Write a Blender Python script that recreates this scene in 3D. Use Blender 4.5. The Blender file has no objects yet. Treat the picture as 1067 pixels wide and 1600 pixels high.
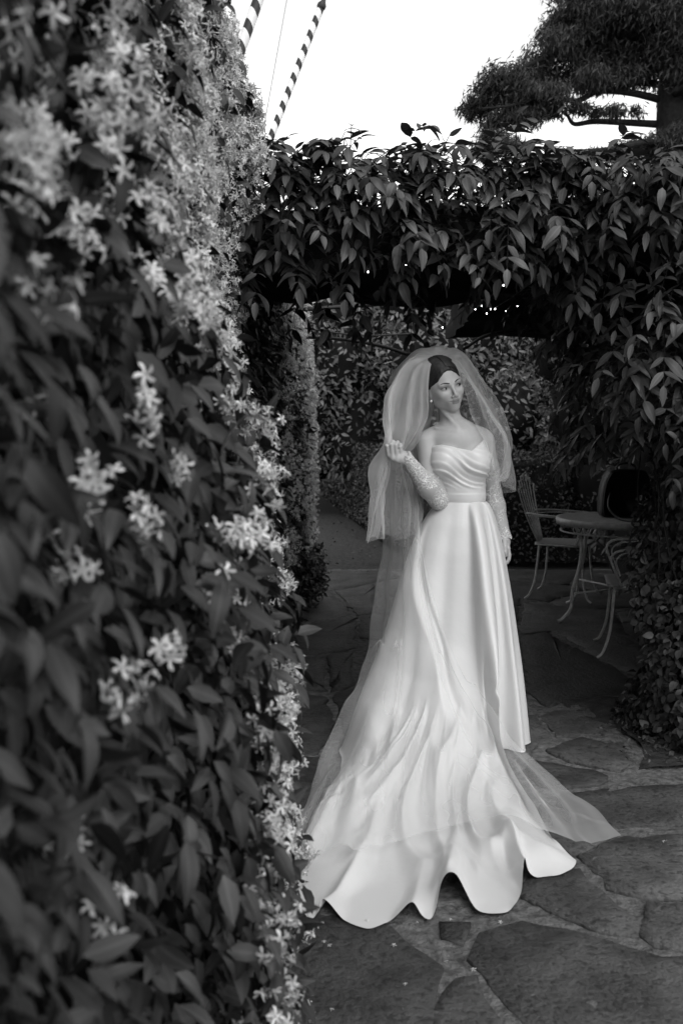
import bpy, math, random
import numpy as np
from mathutils import Matrix, Vector

scene = bpy.context.scene
rng = np.random.default_rng(11)
random.seed(11)

# ------------------------------------------------------------------ camera
CAM_H = 1.45
PITCH = math.radians(5.51)
FPX = 1555.0
cam_data = bpy.data.cameras.new('camera')
cam_data.lens = 35.0
cam_data.sensor_width = 36.0
cam_data.sensor_fit = 'AUTO'
cam_data.clip_start = 0.05
cam_data.clip_end = 2000
cam_data.dof.use_dof = True
cam_data.dof.focus_distance = 4.3
cam_data.dof.aperture_fstop = 4.8
cam = bpy.data.objects.new('camera', cam_data)
scene.collection.objects.link(cam)
cam.location = (0, 0, CAM_H)
cam.rotation_euler = (math.radians(90) - PITCH, 0, 0)
scene.camera = cam

# ------------------------------------------------------------------ sky, sun, exposure
SUN_EL, SUN_AZ = math.radians(54), math.radians(158)   # azimuth clockwise from +Y: behind the camera, a little to the right, through cloud
world = bpy.data.worlds.new('World')
scene.world = world
world.use_nodes = True
wn = world.node_tree
wn.nodes.clear()
w_out = wn.nodes.new('ShaderNodeOutputWorld')
w_bg = wn.nodes.new('ShaderNodeBackground')
w_sky = wn.nodes.new('ShaderNodeTexSky')
w_bw = wn.nodes.new('ShaderNodeRGBToBW')       # the photograph is black and white
w_sky.sky_type = 'NISHITA'
w_sky.sun_disc = False
w_sky.sun_elevation = SUN_EL
w_sky.sun_rotation = SUN_AZ
w_sky.air_density = 1.0
w_sky.dust_density = 0.4
w_sky.ozone_density = 1.0
w_bg.inputs['Strength'].default_value = 0.15
wn.links.new(w_sky.outputs[0], w_bw.inputs[0])
wn.links.new(w_bw.outputs[0], w_bg.inputs['Color'])
wn.links.new(w_bg.outputs[0], w_out.inputs['Surface'])

sun_data = bpy.data.lights.new('sun', 'SUN')
sun_data.energy = 0.5
sun_data.angle = math.radians(40)
sun = bpy.data.objects.new('sun', sun_data)
scene.collection.objects.link(sun)
_sd = Vector((math.sin(SUN_AZ) * math.cos(SUN_EL), math.cos(SUN_AZ) * math.cos(SUN_EL), math.sin(SUN_EL)))
sun.rotation_euler = (-_sd).to_track_quat('-Z', 'Y').to_euler()
sun.location = _sd * 30

scene.view_settings.view_transform = 'Standard'
scene.view_settings.look = 'None'
scene.view_settings.exposure = 1.58
scene.view_settings.gamma = 1.0
scene.view_settings.use_curve_mapping = False
scene.cycles.use_denoising = True
scene.cycles.max_bounces = 8
scene.cycles.transparent_max_bounces = 24

# ------------------------------------------------------------------ helpers
CP, SP = math.cos(PITCH), math.sin(PITCH)

def ray(px, py):
    xc = (px - 533.5) / FPX
    yc = (800 - py) / FPX
    return xc, CP + yc * SP, -SP + yc * CP

def V(px, py, Y):
    """point at depth Y metres seen at that place of the photograph"""
    dx, dy, dz = ray(px, py)
    t = Y / dy
    return np.array([dx * t, Y, CAM_H + dz * t])

def G(px, py, z=0.0):
    """point at height z seen at that place of the photograph"""
    dx, dy, dz = ray(px, py)
    t = (z - CAM_H) / dz
    return np.array([dx * t, dy * t, z])

def project(P):
    P = np.atleast_2d(P)
    x, y, z = P[:, 0], P[:, 1], P[:, 2] - CAM_H
    f = y * CP - z * SP
    u = y * SP + z * CP
    return 533.5 + FPX * x / f, 800 - FPX * u / f, f

def norm(a):
    a = np.asarray(a, float)
    return a / np.maximum(np.linalg.norm(a, axis=-1, keepdims=True), 1e-9)

def smoothstep(a, b, x):
    t = np.clip((np.asarray(x, float) - a) / (b - a), 0, 1)
    return t * t * (3 - 2 * t)

def mesh_np(name, verts, faces, smooth=True):
    """faces: list of integer arrays (n,k)"""
    me = bpy.data.meshes.new(name)
    verts = np.asarray(verts, np.float32)
    if isinstance(faces, np.ndarray):
        faces = [faces]
    faces = [np.asarray(f, np.int32) for f in faces if len(f)]
    me.vertices.add(len(verts))
    me.vertices.foreach_set('co', verts.ravel())
    nl = sum(f.size for f in faces)
    npoly = sum(len(f) for f in faces)
    me.loops.add(nl)
    me.polygons.add(npoly)
    me.loops.foreach_set('vertex_index', np.concatenate([f.ravel() for f in faces]))
    tot = np.concatenate([np.full(len(f), f.shape[1], np.int32) for f in faces])
    start = np.concatenate([[0], np.cumsum(tot)[:-1]]).astype(np.int32)
    me.polygons.foreach_set('loop_start', start)
    me.polygons.foreach_set('use_smooth', np.full(npoly, smooth, bool))
    me.update(calc_edges=True)
    me.validate()
    return me

def tag(o, label=None, cat=None, group=None, kind=None):
    if label: o['label'] = label
    if cat: o['category'] = cat
    if group: o['group'] = group
    if kind: o['kind'] = kind
    return o

def link(o, parent=None):
    scene.collection.objects.link(o)
    if parent is not None:
        o.parent = parent
        o.matrix_parent_inverse = parent.matrix_world.inverted() if False else Matrix.Translation(-parent.location)
    return o

def obj(name, me, m=None, parent=None, kind=None):
    """mesh in world coordinates; the parent is an unrotated Empty or mesh"""
    o = bpy.data.objects.new(name, me)
    if m is not None and not me.materials:
        me.materials.append(m)
    link(o, parent)
    if kind: o['kind'] = kind
    return o

def empty(name, loc, label, cat, group=None):
    o = bpy.data.objects.new(name, None)
    o.location = loc
    o.empty_display_size = 0.1
    scene.collection.objects.link(o)
    return tag(o, label, cat, group)

def merge(parts):
    """list of (verts, [faces...]) -> one (verts, faces)"""
    vs, fs, off = [], {}, 0
    for v, f in parts:
        if isinstance(f, np.ndarray): f = [f]
        for q in f:
            if len(q):
                q = np.asarray(q)
                fs.setdefault(q.shape[1], []).append(q + off)
        vs.append(np.asarray(v)); off += len(v)
    return np.concatenate(vs), [np.concatenate(x) for x in fs.values()]

def box(lo, hi):
    x0, y0, z0 = lo; x1, y1, z1 = hi
    v = np.array([[x0,y0,z0],[x1,y0,z0],[x1,y1,z0],[x0,y1,z0],[x0,y0,z1],[x1,y0,z1],[x1,y1,z1],[x0,y1,z1]], float)
    f = np.array([[0,3,2,1],[4,5,6,7],[0,1,5,4],[1,2,6,5],[2,3,7,6],[3,0,4,7]])
    return v, [f]

def spline(pts, n):
    """Catmull-Rom through pts, n samples"""
    P = np.asarray(pts, float)
    P = np.vstack([2 * P[0] - P[1], P, 2 * P[-1] - P[-2]])
    m = len(P) - 3
    t = np.linspace(0, m - 1e-9, n)
    i = t.astype(int); f = (t - i)[:, None]
    a, b, c, d = P[i], P[i + 1], P[i + 2], P[i + 3]
    return 0.5 * (2 * b + (c - a) * f + (2 * a - 5 * b + 4 * c - d) * f ** 2 + (3 * b - a - 3 * c + d) * f ** 3)

def tube(path, r, sides=8, cap=True):
    P = np.asarray(path, float); n = len(P)
    r = np.broadcast_to(np.asarray(r, float), (n,))
    T = norm(np.gradient(P, axis=0))
    up = np.array([0.0, 0, 1]) if abs(T[0][2]) < 0.9 else np.array([1.0, 0, 0])
    N = np.zeros_like(P)
    nprev = norm(up - T[0] * np.dot(up, T[0]))
    for i in range(n):
        nprev = norm(nprev - T[i] * np.dot(nprev, T[i]))
        N[i] = nprev
    B = np.cross(T, N)
    a = np.linspace(0, 2 * np.pi, sides, endpoint=False)
    v = P[:, None] + r[:, None, None] * (np.cos(a)[None, :, None] * N[:, None] + np.sin(a)[None, :, None] * B[:, None])
    v = v.reshape(-1, 3)
    i = np.arange(n - 1)[:, None] * sides; j = np.arange(sides)[None]; k = (j + 1) % sides
    f = np.stack([i + j, i + k, i + sides + k, i + sides + j], -1).reshape(-1, 4)
    fs = [f]
    if cap:
        fs.append(np.arange(sides)[::-1][None])
        fs.append((np.arange(sides) + (n - 1) * sides)[None])
        if sides == 4: fs = [np.concatenate(fs)]
    return v, fs

def frames(t, n):
    t = norm(t)
    n = n - t * np.sum(n * t, -1, keepdims=True)
    n = norm(n)
    s = np.cross(t, n)
    return np.stack([s, t, n], -1)          # columns: side, tip, normal

def scatter(tv, tf, R, S, P):
    """template verts/faces placed N times"""
    tv = np.asarray(tv); N = len(P)
    S = np.asarray(S, float)
    if S.ndim == 1: S = np.repeat(S[:, None], 3, 1)
    v = np.einsum('nij,nkj->nki', R, tv[None] * S[:, None, :]) + P[:, None]
    out = []
    if isinstance(tf, np.ndarray): tf = [tf]
    for q in tf:
        out.append((q[None] + (np.arange(N) * len(tv))[:, None, None]).reshape(-1, q.shape[1]))
    return v.reshape(-1, 3), out

def leaf_template(nseg=4, W=0.42, fold=0.25, droop=0.2, tip=1.0, twist=0.0, wave=0.0, acute=False):
    """leaf of length 1 along +Y, upper side +Z; width W"""
    v, q, t = [[0, 0, 0]], [], []
    for i in range(1, nseg):
        s = i / nseg
        w = 0.5 * W * (math.sin(math.pi * s ** (0.75 * tip)) ** 0.85 if not acute else min(1.0, 2.28 * s ** .62 * (1 - s) ** 1.02))
        z = -droop * s * s
        e = wave * math.sin(7 * s)
        tw = twist * s
        for k in (-1, 0, 1):
            x = k * w; zz = z + (fold * w if k else 0) + (e * k * 0.05)
            v.append([x * math.cos(tw) - (zz - z) * math.sin(tw), s * (1 - 0.25 * droop * s), z + x * math.sin(tw) + (zz - z) * math.cos(tw)])
    v.append([0, 1 - 0.25 * droop, -droop * 1.05])
    last = len(v) - 1
    t += [[0, 2, 1], [0, 3, 2]]
    for i in range(nseg - 2):
        a = 1 + 3 * i
        q += [[a, a + 1, a + 4, a + 3], [a + 1, a + 2, a + 5, a + 4]]
    a = 1 + 3 * (nseg - 2)
    t += [[a, a + 1, last], [a + 1, a + 2, last]]
    return np.array(v, float), [np.array(q).reshape(-1, 4), np.array(t)]

def flower_template(detail=True):
    """star jasmine: five slim petals turned like a pinwheel on a thin tube; radius 1, faces +Z"""
    v, q, t = [], [], []
    for k in range(5):
        a = 2 * math.pi * k / 5
        ca, sa = math.cos(a), math.sin(a)
        rows = [(0.10, -0.10, 0.10, 0.02), (0.55, -0.12, 0.20, 0.10), (0.86, -0.02, 0.36, 0.03)]
        b = len(v)
        for r, l, h, z in rows:
            for w in (l, h):
                v.append([r * ca - w * sa, r * sa + w * ca, z + 0.05 * (w == h)])
        v.append([1.0 * ca - 0.30 * sa, 1.0 * sa + 0.30 * ca, -0.06])
        q += [[b, b + 2, b + 3, b + 1], [b + 2, b + 4, b + 5, b + 3]]
        t += [[b + 4, b + 6, b + 5]]
    b = len(v)
    for z, r in ((0.03, 0.13), (-1.0, 0.05)):
        for k in range(4):
            v.append([r * math.cos(k * math.pi / 2), r * math.sin(k * math.pi / 2), z])
    for k in range(4):
        q.append([b + k, b + 4 + k, b + 4 + (k + 1) % 4, b + (k + 1) % 4])
    return np.array(v, float), [np.array(q), np.array(t)]

def noise3(P, seed=0, octaves=3, scale=1.0):
    """cheap smooth pseudo-noise from rotated sines, about -1..1"""
    r = np.random.default_rng(seed)
    P = np.atleast_2d(P) * scale
    out = np.zeros(len(P)); amp = 1.0; tot = 0
    for o in range(octaves):
        for k in range(4):
            d = norm(r.normal(size=3)) * (1.7 ** o) * r.uniform(0.7, 1.3)
            out += amp * np.sin(P @ d * 2 * np.pi + r.uniform(0, 6.28)) / 4
        tot += amp * 0.5; amp *= 0.6
    return out / tot

# ------------------------------------------------------------------ materials
def new_mat(name):
    m = bpy.data.materials.new(name)
    m.use_nodes = True
    nt = m.node_tree
    b = nt.nodes['Principled BSDF']
    return m, nt, b

def grey(v): return (v, v, v, 1)

def plain(name, val, rough=0.6, spec=0.5, metallic=0.0, var=0.0, scale=8.0, bump=0.0, bscale=60.0, sheen=0.0):
    m, nt, b = new_mat(name)
    b.inputs['Base Color'].default_value = grey(val)
    b.inputs['Roughness'].default_value = rough
    b.inputs['Specular IOR Level'].default_value = spec
    b.inputs['Metallic'].default_value = metallic
    if sheen:
        b.inputs['Sheen Weight'].default_value = sheen
        b.inputs['Sheen Roughness'].default_value = 0.4
    tc = nt.nodes.new('ShaderNodeTexCoord')
    if var:
        n = nt.nodes.new('ShaderNodeTexNoise'); n.inputs['Scale'].default_value = scale; n.inputs['Detail'].default_value = 6
        mr = nt.nodes.new('ShaderNodeMapRange')
        mr.inputs['From Min'].default_value = 0.3; mr.inputs['From Max'].default_value = 0.7
        mr.inputs['To Min'].default_value = val * (1 - var); mr.inputs['To Max'].default_value = val * (1 + var)
        nt.links.new(tc.outputs['Object'], n.inputs['Vector'])
        nt.links.new(n.outputs['Fac'], mr.inputs['Value'])
        nt.links.new(mr.outputs[0], b.inputs['Base Color'])
    if bump:
        n2 = nt.nodes.new('ShaderNodeTexNoise'); n2.inputs['Scale'].default_value = bscale; n2.inputs['Detail'].default_value = 5
        bp = nt.nodes.new('ShaderNodeBump'); bp.inputs['Strength'].default_value = bump; bp.inputs['Distance'].default_value = 0.01
        nt.links.new(tc.outputs['Object'], n2.inputs['Vector'])
        nt.links.new(n2.outputs['Fac'], bp.inputs['Height'])
        nt.links.new(bp.outputs[0], b.inputs['Normal'])
    return m

def leafy(name, lo, hi, rough=0.45, spec=0.4, translucent=0.0, rib=0.0):
    """leaf material: every leaf its own tone"""
    m, nt, b = new_mat(name)
    g = nt.nodes.new('ShaderNodeNewGeometry')
    oi = nt.nodes.new('ShaderNodeObjectInfo')
    ad = nt.nodes.new('ShaderNodeMath'); ad.operation = 'ADD'
    fr = nt.nodes.new('ShaderNodeMath'); fr.operation = 'FRACT'
    mr = nt.nodes.new('ShaderNodeMapRange')
    mr.inputs['To Min'].default_value = lo; mr.inputs['To Max'].default_value = hi
    nt.links.new(g.outputs['Random Per Island'], ad.inputs[0])
    nt.links.new(oi.outputs['Random'], ad.inputs[1])
    nt.links.new(ad.outputs[0], fr.inputs[0])
    nt.links.new(fr.outputs[0], mr.inputs['Value'])
    if rib:                                     # paler midrib
        at = nt.nodes.new('ShaderNodeAttribute'); at.attribute_name = 'rib'
        rr = nt.nodes.new('ShaderNodeMapRange'); rr.inputs['From Min'].default_value = .72; rr.inputs['From Max'].default_value = 1.0
        rr.inputs['To Min'].default_value = 1.0; rr.inputs['To Max'].default_value = 1.0 + rib
        mu = nt.nodes.new('ShaderNodeMath'); mu.operation = 'MULTIPLY'
        nt.links.new(at.outputs['Fac'], rr.inputs['Value']); nt.links.new(rr.outputs[0], mu.inputs[0]); nt.links.new(mr.outputs[0], mu.inputs[1])
        nt.links.new(mu.outputs[0], b.inputs['Base Color'])
    else:
        nt.links.new(mr.outputs[0], b.inputs['Base Color'])
    b.inputs['Roughness'].default_value = rough
    b.inputs['Specular IOR Level'].default_value = spec
    if translucent:
        out = nt.nodes['Material Output']
        tr = nt.nodes.new('ShaderNodeBsdfTranslucent')
        mx = nt.nodes.new('ShaderNodeMixShader'); mx.inputs[0].default_value = translucent
        nt.links.new(mr.outputs[0], tr.inputs['Color'])
        nt.links.new(b.outputs[0], mx.inputs[1]); nt.links.new(tr.outputs[0], mx.inputs[2])
        nt.links.new(mx.outputs[0], out.inputs['Surface'])
    return m

M = {}
M['jasmine_leaf'] = leafy('jasmine_leaf', 0.007, 0.034, 0.42, 0.28, 0.0, 0.8)
M['jasmine_flower'] = leafy('jasmine_flower', 0.36, 0.74, 0.6, 0.3, 0.25)
M['wisteria_leaf'] = leafy('wisteria_leaf', 0.018, 0.060, 0.45, 0.4, 0.1, 0.7)
M['creeper_leaf'] = leafy('creeper_leaf', 0.008, 0.04, 0.5, 0.4)
M['box_leaf'] = leafy('box_leaf', 0.02, 0.06, 0.45, 0.4)
M['shrub_leaf'] = leafy('shrub_leaf', 0.10, 0.27, 0.45, 0.4, 0.4)
M['dark_leaf'] = leafy('dark_leaf', 0.02, 0.05, 0.5, 0.4)
M['needle'] = leafy('needle', 0.015, 0.05, 0.6, 0.3, 0.1)
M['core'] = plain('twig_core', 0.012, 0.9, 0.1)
M['bark'] = plain('bark', 0.012, 0.9, 0.2, var=0.5, scale=20, bump=0.6, bscale=40)
M['soil'] = plain('soil', 0.03, 0.95, 0.2, var=0.5, scale=15, bump=0.8, bscale=60)
M['iron_dark'] = plain('iron_dark', 0.02, 0.6, 0.4)

# ================================================================== ground
gv = np.array([[-300, -60, -0.06], [300, -60, -0.06], [300, 600, -0.06], [-300, 600, -0.06]], float)
tag(obj('ground', mesh_np('ground', gv, np.array([[0, 1, 2, 3]]), False), M['soil']), kind='structure')

def stone_material():
    m, nt, b = new_mat('flagstone')
    tc = nt.nodes.new('ShaderNodeTexCoord')
    oi = nt.nodes.new('ShaderNodeObjectInfo')
    n1 = nt.nodes.new('ShaderNodeTexNoise'); n1.inputs['Scale'].default_value = 5; n1.inputs['Detail'].default_value = 9; n1.inputs['Roughness'].default_value = 0.65
    n2 = nt.nodes.new('ShaderNodeTexNoise'); n2.inputs['Scale'].default_value = 55; n2.inputs['Detail'].default_value = 6
    n3 = nt.nodes.new('ShaderNodeTexVoronoi'); n3.inputs['Scale'].default_value = 42
    for n in (n1, n2, n3): nt.links.new(tc.outputs['Object'], n.inputs['Vector'])
    a = nt.nodes.new('ShaderNodeMapRange'); a.inputs['From Min'].default_value = 0.3; a.inputs['From Max'].default_value = 0.75
    a.inputs['To Min'].default_value = 0.45; a.inputs['To Max'].default_value = 1.8
    nt.links.new(n1.outputs['Fac'], a.inputs['Value'])
    c = nt.nodes.new('ShaderNodeMapRange'); c.inputs['To Min'].default_value = 0.026; c.inputs['To Max'].default_value = 0.072
    nt.links.new(oi.outputs['Random'], c.inputs['Value'])
    mu = nt.nodes.new('ShaderNodeMath'); mu.operation = 'MULTIPLY'
    nt.links.new(a.outputs[0], mu.inputs[0]); nt.links.new(c.outputs[0], mu.inputs[1])
    # small dark pits and scratches
    p = nt.nodes.new('ShaderNodeMapRange'); p.inputs['From Min'].default_value = 0.36; p.inputs['From Max'].default_value = 0.46
    p.inputs['To Min'].default_value = 0.45; p.inputs['To Max'].default_value = 1.0
    nt.links.new(n2.outputs['Fac'], p.inputs['Value'])
    mu2 = nt.nodes.new('ShaderNodeMath'); mu2.operation = 'MULTIPLY'
    nt.links.new(mu.outputs[0], mu2.inputs[0]); nt.links.new(p.outputs[0], mu2.inputs[1])
    nt.links.new(mu2.outputs[0], b.inputs['Base Color'])
    b.inputs['Roughness'].default_value = 0.62
    b.inputs['Specular IOR Level'].default_value = 0.35
    ad = nt.nodes.new('ShaderNodeMath'); ad.operation = 'MULTIPLY_ADD'; ad.inputs[1].default_value = 0.5
    nt.links.new(n2.outputs['Fac'], ad.inputs[0]); nt.links.new(n1.outputs['Fac'], ad.inputs[2])
    bp = nt.nodes.new('ShaderNodeBump'); bp.inputs['Strength'].default_value = 0.9; bp.inputs['Distance'].default_value = 0.02
    nt.links.new(ad.outputs[0], bp.inputs['Height'])
    nt.links.new(bp.outputs[0], b.inputs['Normal'])
    return m
M['stone'] = stone_material()
M['mortar'] = plain('mortar', 0.10, 0.95, 0.15, var=0.55, scale=30, bump=1.0, bscale=90)
M['path'] = plain('gravel_path', 0.045, 0.95, 0.15, var=0.5, scale=25, bump=1.0, bscale=120)

# mortar bed, uneven
gx, gy = np.meshgrid(np.arange(-2.6, 4.6, 0.035), np.arange(0.2, 9.4, 0.035), indexing='ij')
gp = np.stack([gx.ravel(), gy.ravel(), np.zeros(gx.size)], 1)
gp[:, 2] = -0.0025 + 0.006 * noise3(gp, 5, 3, 3.0) + 0.0025 * rng.normal(size=len(gp))
nx, ny = gx.shape
ii = (np.arange(nx - 1)[:, None] * ny + np.arange(ny - 1)[None]).ravel()
gf = np.stack([ii, ii + ny, ii + ny + 1, ii + 1], 1)
pavement = tag(obj('pavement', mesh_np('pavement', gp, gf, True), M['mortar']), kind='structure')

def uv_poly(pts):
    return np.array([G(430 + u / 1.675, 880 + v / 1.675)[:2] for u, v in pts])

traced = [
    [(20, 925), (130, 932), (285, 955), (430, 1050), (438, 1085), (396, 1160), (392, 1240), (-40, 1240), (-40, 925)],
    [(560, 955), (640, 942), (860, 992), (1080, 1040), (1080, 1250), (690, 1250), (628, 1180), (556, 1125), (560, 1080), (516, 1030), (526, 975)],
    [(430, 950), (500, 940), (510, 958), (492, 1000), (455, 985)],
    [(455, 1085), (520, 1075), (535, 1135), (600, 1200), (600, 1260), (420, 1260), (410, 1180)],
    [(655, 835), (780, 805), (815, 832), (890, 900), (945, 940), (930, 978), (840, 968), (700, 908), (645, 885)],
    [(795, 772), (905, 722), (1075, 712), (1080, 880), (965, 878), (880, 855), (828, 802)],
    [(745, 605), (900, 588), (1080, 580), (1080, 690), (900, 690), (735, 630)],
    [(645, 545), (690, 522), (740, 532), (865, 556), (872, 572), (760, 592), (690, 583)],
    [(695, 490), (800, 463), (900, 482), (950, 526), (890, 545), (780, 522)],
    [(695, 398), (800, 366), (990, 385), (1010, 428), (860, 442), (735, 453)],
    [(645, 195), (705, 183), (900, 285), (980, 345), (800, 352), (705, 372), (662, 338)],
    [(650, 105), (880, 128), (965, 250), (905, 272), (722, 178), (640, 186)],
    [(662, 402), (688, 402), (725, 462), (690, 480), (640, 525), (590, 525), (600, 430)],
    [(960, 895), (1080, 900), (1080, 1020), (985, 1000), (958, 965)],
    [(700, 640), (880, 700), (890, 712), (790, 762), (700, 735)],
    [(20, 345), (135, 352), (155, 420), (115, 500), (0, 500)],
    [(10, 250), (125, 254), (132, 334), (10, 334)],
    [(135, 245), (200, 235), (205, 320), (148, 335)],
    [(30, 170), (210, 145), (205, 222), (110, 238), (20, 236)],
    [(160, 75), (258, 55), (262, 130), (215, 135)],
    [(20, 105), (140, 70), (200, 135), (40, 160)],
    [(0, 510), (110, 512), (150, 560), (100, 640), (-20, 640)],
]
traced = [uv_poly(t) for t in traced]
traced = [t.mean(0) + (t - t.mean(0)) * (1 + 0.014 / np.sqrt(np.ptp(t[:, 0]) * np.ptp(t[:, 1]))) for t in traced]

def inside(poly, p):
    x, y = p; c = False
    for i in range(len(poly)):
        x1, y1 = poly[i]; x2, y2 = poly[i - 1]
        if (y1 > y) != (y2 > y) and x < (x2 - x1) * (y - y1) / (y2 - y1) + x1: c = not c
    return c

def clip_half(poly, p, n):
    out = []
    for i in range(len(poly)):
        a, b = poly[i - 1], poly[i]
        da, db = np.dot(a - p, n), np.dot(b - p, n)
        if (da > 0) != (db > 0): out.append(a + (b - a) * da / (da - db))
        if db <= 0: out.append(b)
    return out

seeds = []
r2 = np.random.default_rng(4)
tries = 0
while len(seeds) < 110 and tries < 9000:
    tries += 1
    p = np.array([r2.uniform(-2.3, 4.3), r2.uniform(0.4, 9.2)])
    if any(np.linalg.norm((p - s) * (1, 0.8)) < 0.46 for s in seeds): continue
    if any(inside(t, p) for t in traced): continue
    seeds.append(p)
allseeds = seeds
cells = []
for i, s in enumerate(seeds):
    poly = [np.array(c, float) for c in ((-2.5, 0.3), (4.5, 0.3), (4.5, 9.3), (-2.5, 9.3))]
    for j, o in enumerate(allseeds):
        if i == j: continue
        d = (o - s) / np.linalg.norm(o - s)
        poly = clip_half(poly, (s + o) / 2 - d * 0.018, d)
        if len(poly) < 3: break
    if len(poly) < 3: continue
    poly = np.array(poly)
    # cut back along the traced flags it would run into
    for t in traced:
        e = np.roll(t, -1, 0) - t
        ar = np.sum(t[:, 0] * np.roll(t[:, 1], -1) - np.roll(t[:, 0], -1) * t[:, 1])
        nrm_ = np.stack([e[:, 1], -e[:, 0]], 1) * (1 if ar > 0 else -1)
        nrm_ = nrm_ / np.maximum(np.linalg.norm(nrm_, axis=1, keepdims=True), 1e-6)
        samp = np.concatenate([poly + (np.roll(poly, 1, 0) - poly) * k for k in np.linspace(0, 1, 9)])
        if not (any(inside(t, q) for q in samp) or any(inside(poly, q) for q in t)): continue
        sd = np.sum((s - t) * nrm_, 1)
        k = int(np.argmax(sd))
        poly = clip_half(list(poly), t[k] + nrm_[k] * 0.03, -nrm_[k])
        if len(poly) < 3: break
        poly = np.array(poly)
    if len(poly) < 3: continue
    ar = 0.5 * abs(np.sum(poly[:, 0] * np.roll(poly[:, 1], -1) - np.roll(poly[:, 0], -1) * poly[:, 1]))
    if ar < 0.02: continue
    cells.append(poly)

def make_stone(poly, k):
    # densify and roughen the outline, then a small rounded edge
    r = np.random.default_rng(100 + k)
    pts = []
    for i in range(len(poly)):
        a, b = poly[i], poly[(i + 1) % len(poly)]
        n = max(1, int(np.linalg.norm(b - a) / 0.06))
        for t in range(n): pts.append(a + (b - a) * t / n)
    pts = np.array(pts)
    pts = pts + r.normal(size=pts.shape) * 0.009
    c = pts.mean(0)
    n = len(pts)
    top = 0.004 + r.uniform(-0.003, 0.004)
    tilt = r.normal(size=2) * 0.0025
    rings = []
    for sc, z in ((1.0, -0.03), (1.0, top - 0.006), (0.985, top), (0.55, top + 0.001)):
        q = c + (pts - c) * sc
        zz = z + ((q - c) @ tilt if z > -0.01 else 0) + (r.normal(size=n) * 0.0012 if sc > 0.6 and z > -0.01 else 0)
        rings.append(np.column_stack([q, np.broadcast_to(zz, n)]))
    v = np.concatenate(rings + [np.array([[c[0], c[1], top + 0.001]])])
    j = np.arange(n); k2 = (j + 1) % n
    quads = np.concatenate([np.stack([a * n + j, a * n + k2, (a + 1) * n + k2, (a + 1) * n + j], 1) for a in range(3)])
    tris = np.stack([3 * n + j, 3 * n + k2, np.full(n, 4 * n)], 1)
    area = 0.5 * np.sum(pts[:, 0] * np.roll(pts[:, 1], -1) - np.roll(pts[:, 0], -1) * pts[:, 1])
    if area < 0: quads = quads[:, ::-1]; tris = tris[:, ::-1]
    return mesh_np('flagstone', v, [quads, tris], True)

for k, poly in enumerate(traced + cells):
    obj('flagstone', make_stone(poly, k), M['stone'], pavement)

# gravel path that leaves the paving towards the garden
pp = spline([(0.05, 9.36, 0), (-0.2, 11, 0), (-0.75, 15, 0), (-1.5, 21, 0), (-2.6, 28, 0)], 40)
w = np.linspace(0.75, 0.95, 40)
L = pp + np.column_stack([-w, np.zeros(40), np.full(40, -0.006)]); Rr = pp + np.column_stack([w * 0.9, np.zeros(40), np.full(40, -0.006)])
pvv = np.concatenate([L, Rr]); j = np.arange(39)
pvv[:, 2] += 0.004 * rng.normal(size=len(pvv))
tag(obj('path', mesh_np('path', pvv, np.stack([j, j + 40, j + 41, j + 1], 1), True), M['path']), kind='structure')

# leaf litter in the bed at the foot of the vine and on the paving
lt = leaf_template(3, 0.5, 0.3, 0.3)
def litter(n, xr, yr, s, seed, z=0.01):
    r = np.random.default_rng(seed)
    P = np.column_stack([r.uniform(*xr, n), r.uniform(*yr, n), np.full(n, z) + r.uniform(0, 0.012, n)])
    t = np.column_stack([r.normal(size=(n, 2)), r.normal(size=n) * 0.25])
    nn = np.column_stack([r.normal(size=(n, 2)) * 0.35, np.ones(n)])
    return scatter(*lt, frames(t, nn), r.uniform(s * 0.5, s, n), P)
# earth bed at the foot of the vine
bx, by = np.meshgrid(np.linspace(0, 1, 46), np.linspace(0, 1, 46), indexing='ij')
bl = 1.22 + 0.10 * np.sin(by * 5) ; 
bp_ = np.stack([bl + (3.0 - bl) * bx, 3.98 + 0.16 * bx + by * 1.0, np.zeros_like(bx)], -1).reshape(-1, 3)
bp_[:, 2] = 0.004 + 0.028 * np.sin(np.pi * np.clip(by.ravel(), 0.02, 0.98)) ** .5 * smoothstep(0, .15, bx.ravel()) + 0.008 * noise3(bp_, 8, 3, 6) * 1.0
ii = (np.arange(45)[:, None] * 46 + np.arange(45)[None]).ravel()
tag(obj('planting_bed', mesh_np('planting_bed', bp_, np.stack([ii, ii + 46, ii + 47, ii + 1], 1)), M['soil']), kind='structure')
lit = merge([litter(420, (1.15, 2.2), (4.0, 4.6), 0.035, 3, 0.035), litter(50, (0.85, 2.0), (2.3, 4.2), 0.014, 4), litter(30, (-.1, 1.0), (2.2, 2.75), 0.014, 7), litter(260, (-1.2, 0.6), (6.5, 14.0), 0.05, 6, 0.004)])
tag(obj('leaf_litter', mesh_np('leaf_litter', *lit), M['box_leaf']), 'fallen dry leaves scattered over earth and paving', 'leaf litter', kind='stuff')

# a few jasmine flowers dropped on the paving beside the hedge
def fallen(n, seed):
    r = np.random.default_rng(seed)
    P = np.column_stack([-.12 + np.abs(r.normal(size=n)) * .35, r.uniform(2.15, 2.8, n), np.full(n, .013)])
    P = np.concatenate([P, np.column_stack([r.uniform(.95, 1.9, n // 2), r.uniform(2.6, 3.9, n // 2), np.full(n // 2, .013)])])
    m_ = len(P)
    return scatter(*flower_template(), frames(norm(np.column_stack([r.normal(size=(m_, 2)), np.zeros(m_)])), np.column_stack([r.normal(size=(m_, 2)) * .4, np.ones(m_)])), r.uniform(.005, .010, m_), P)
tag(obj('fallen_blossom', mesh_np('fallen_blossom', *fallen(16, 5), False), M['jasmine_flower']), 'small white petals fallen on the dark paving', 'petals', kind='stuff')

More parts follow.
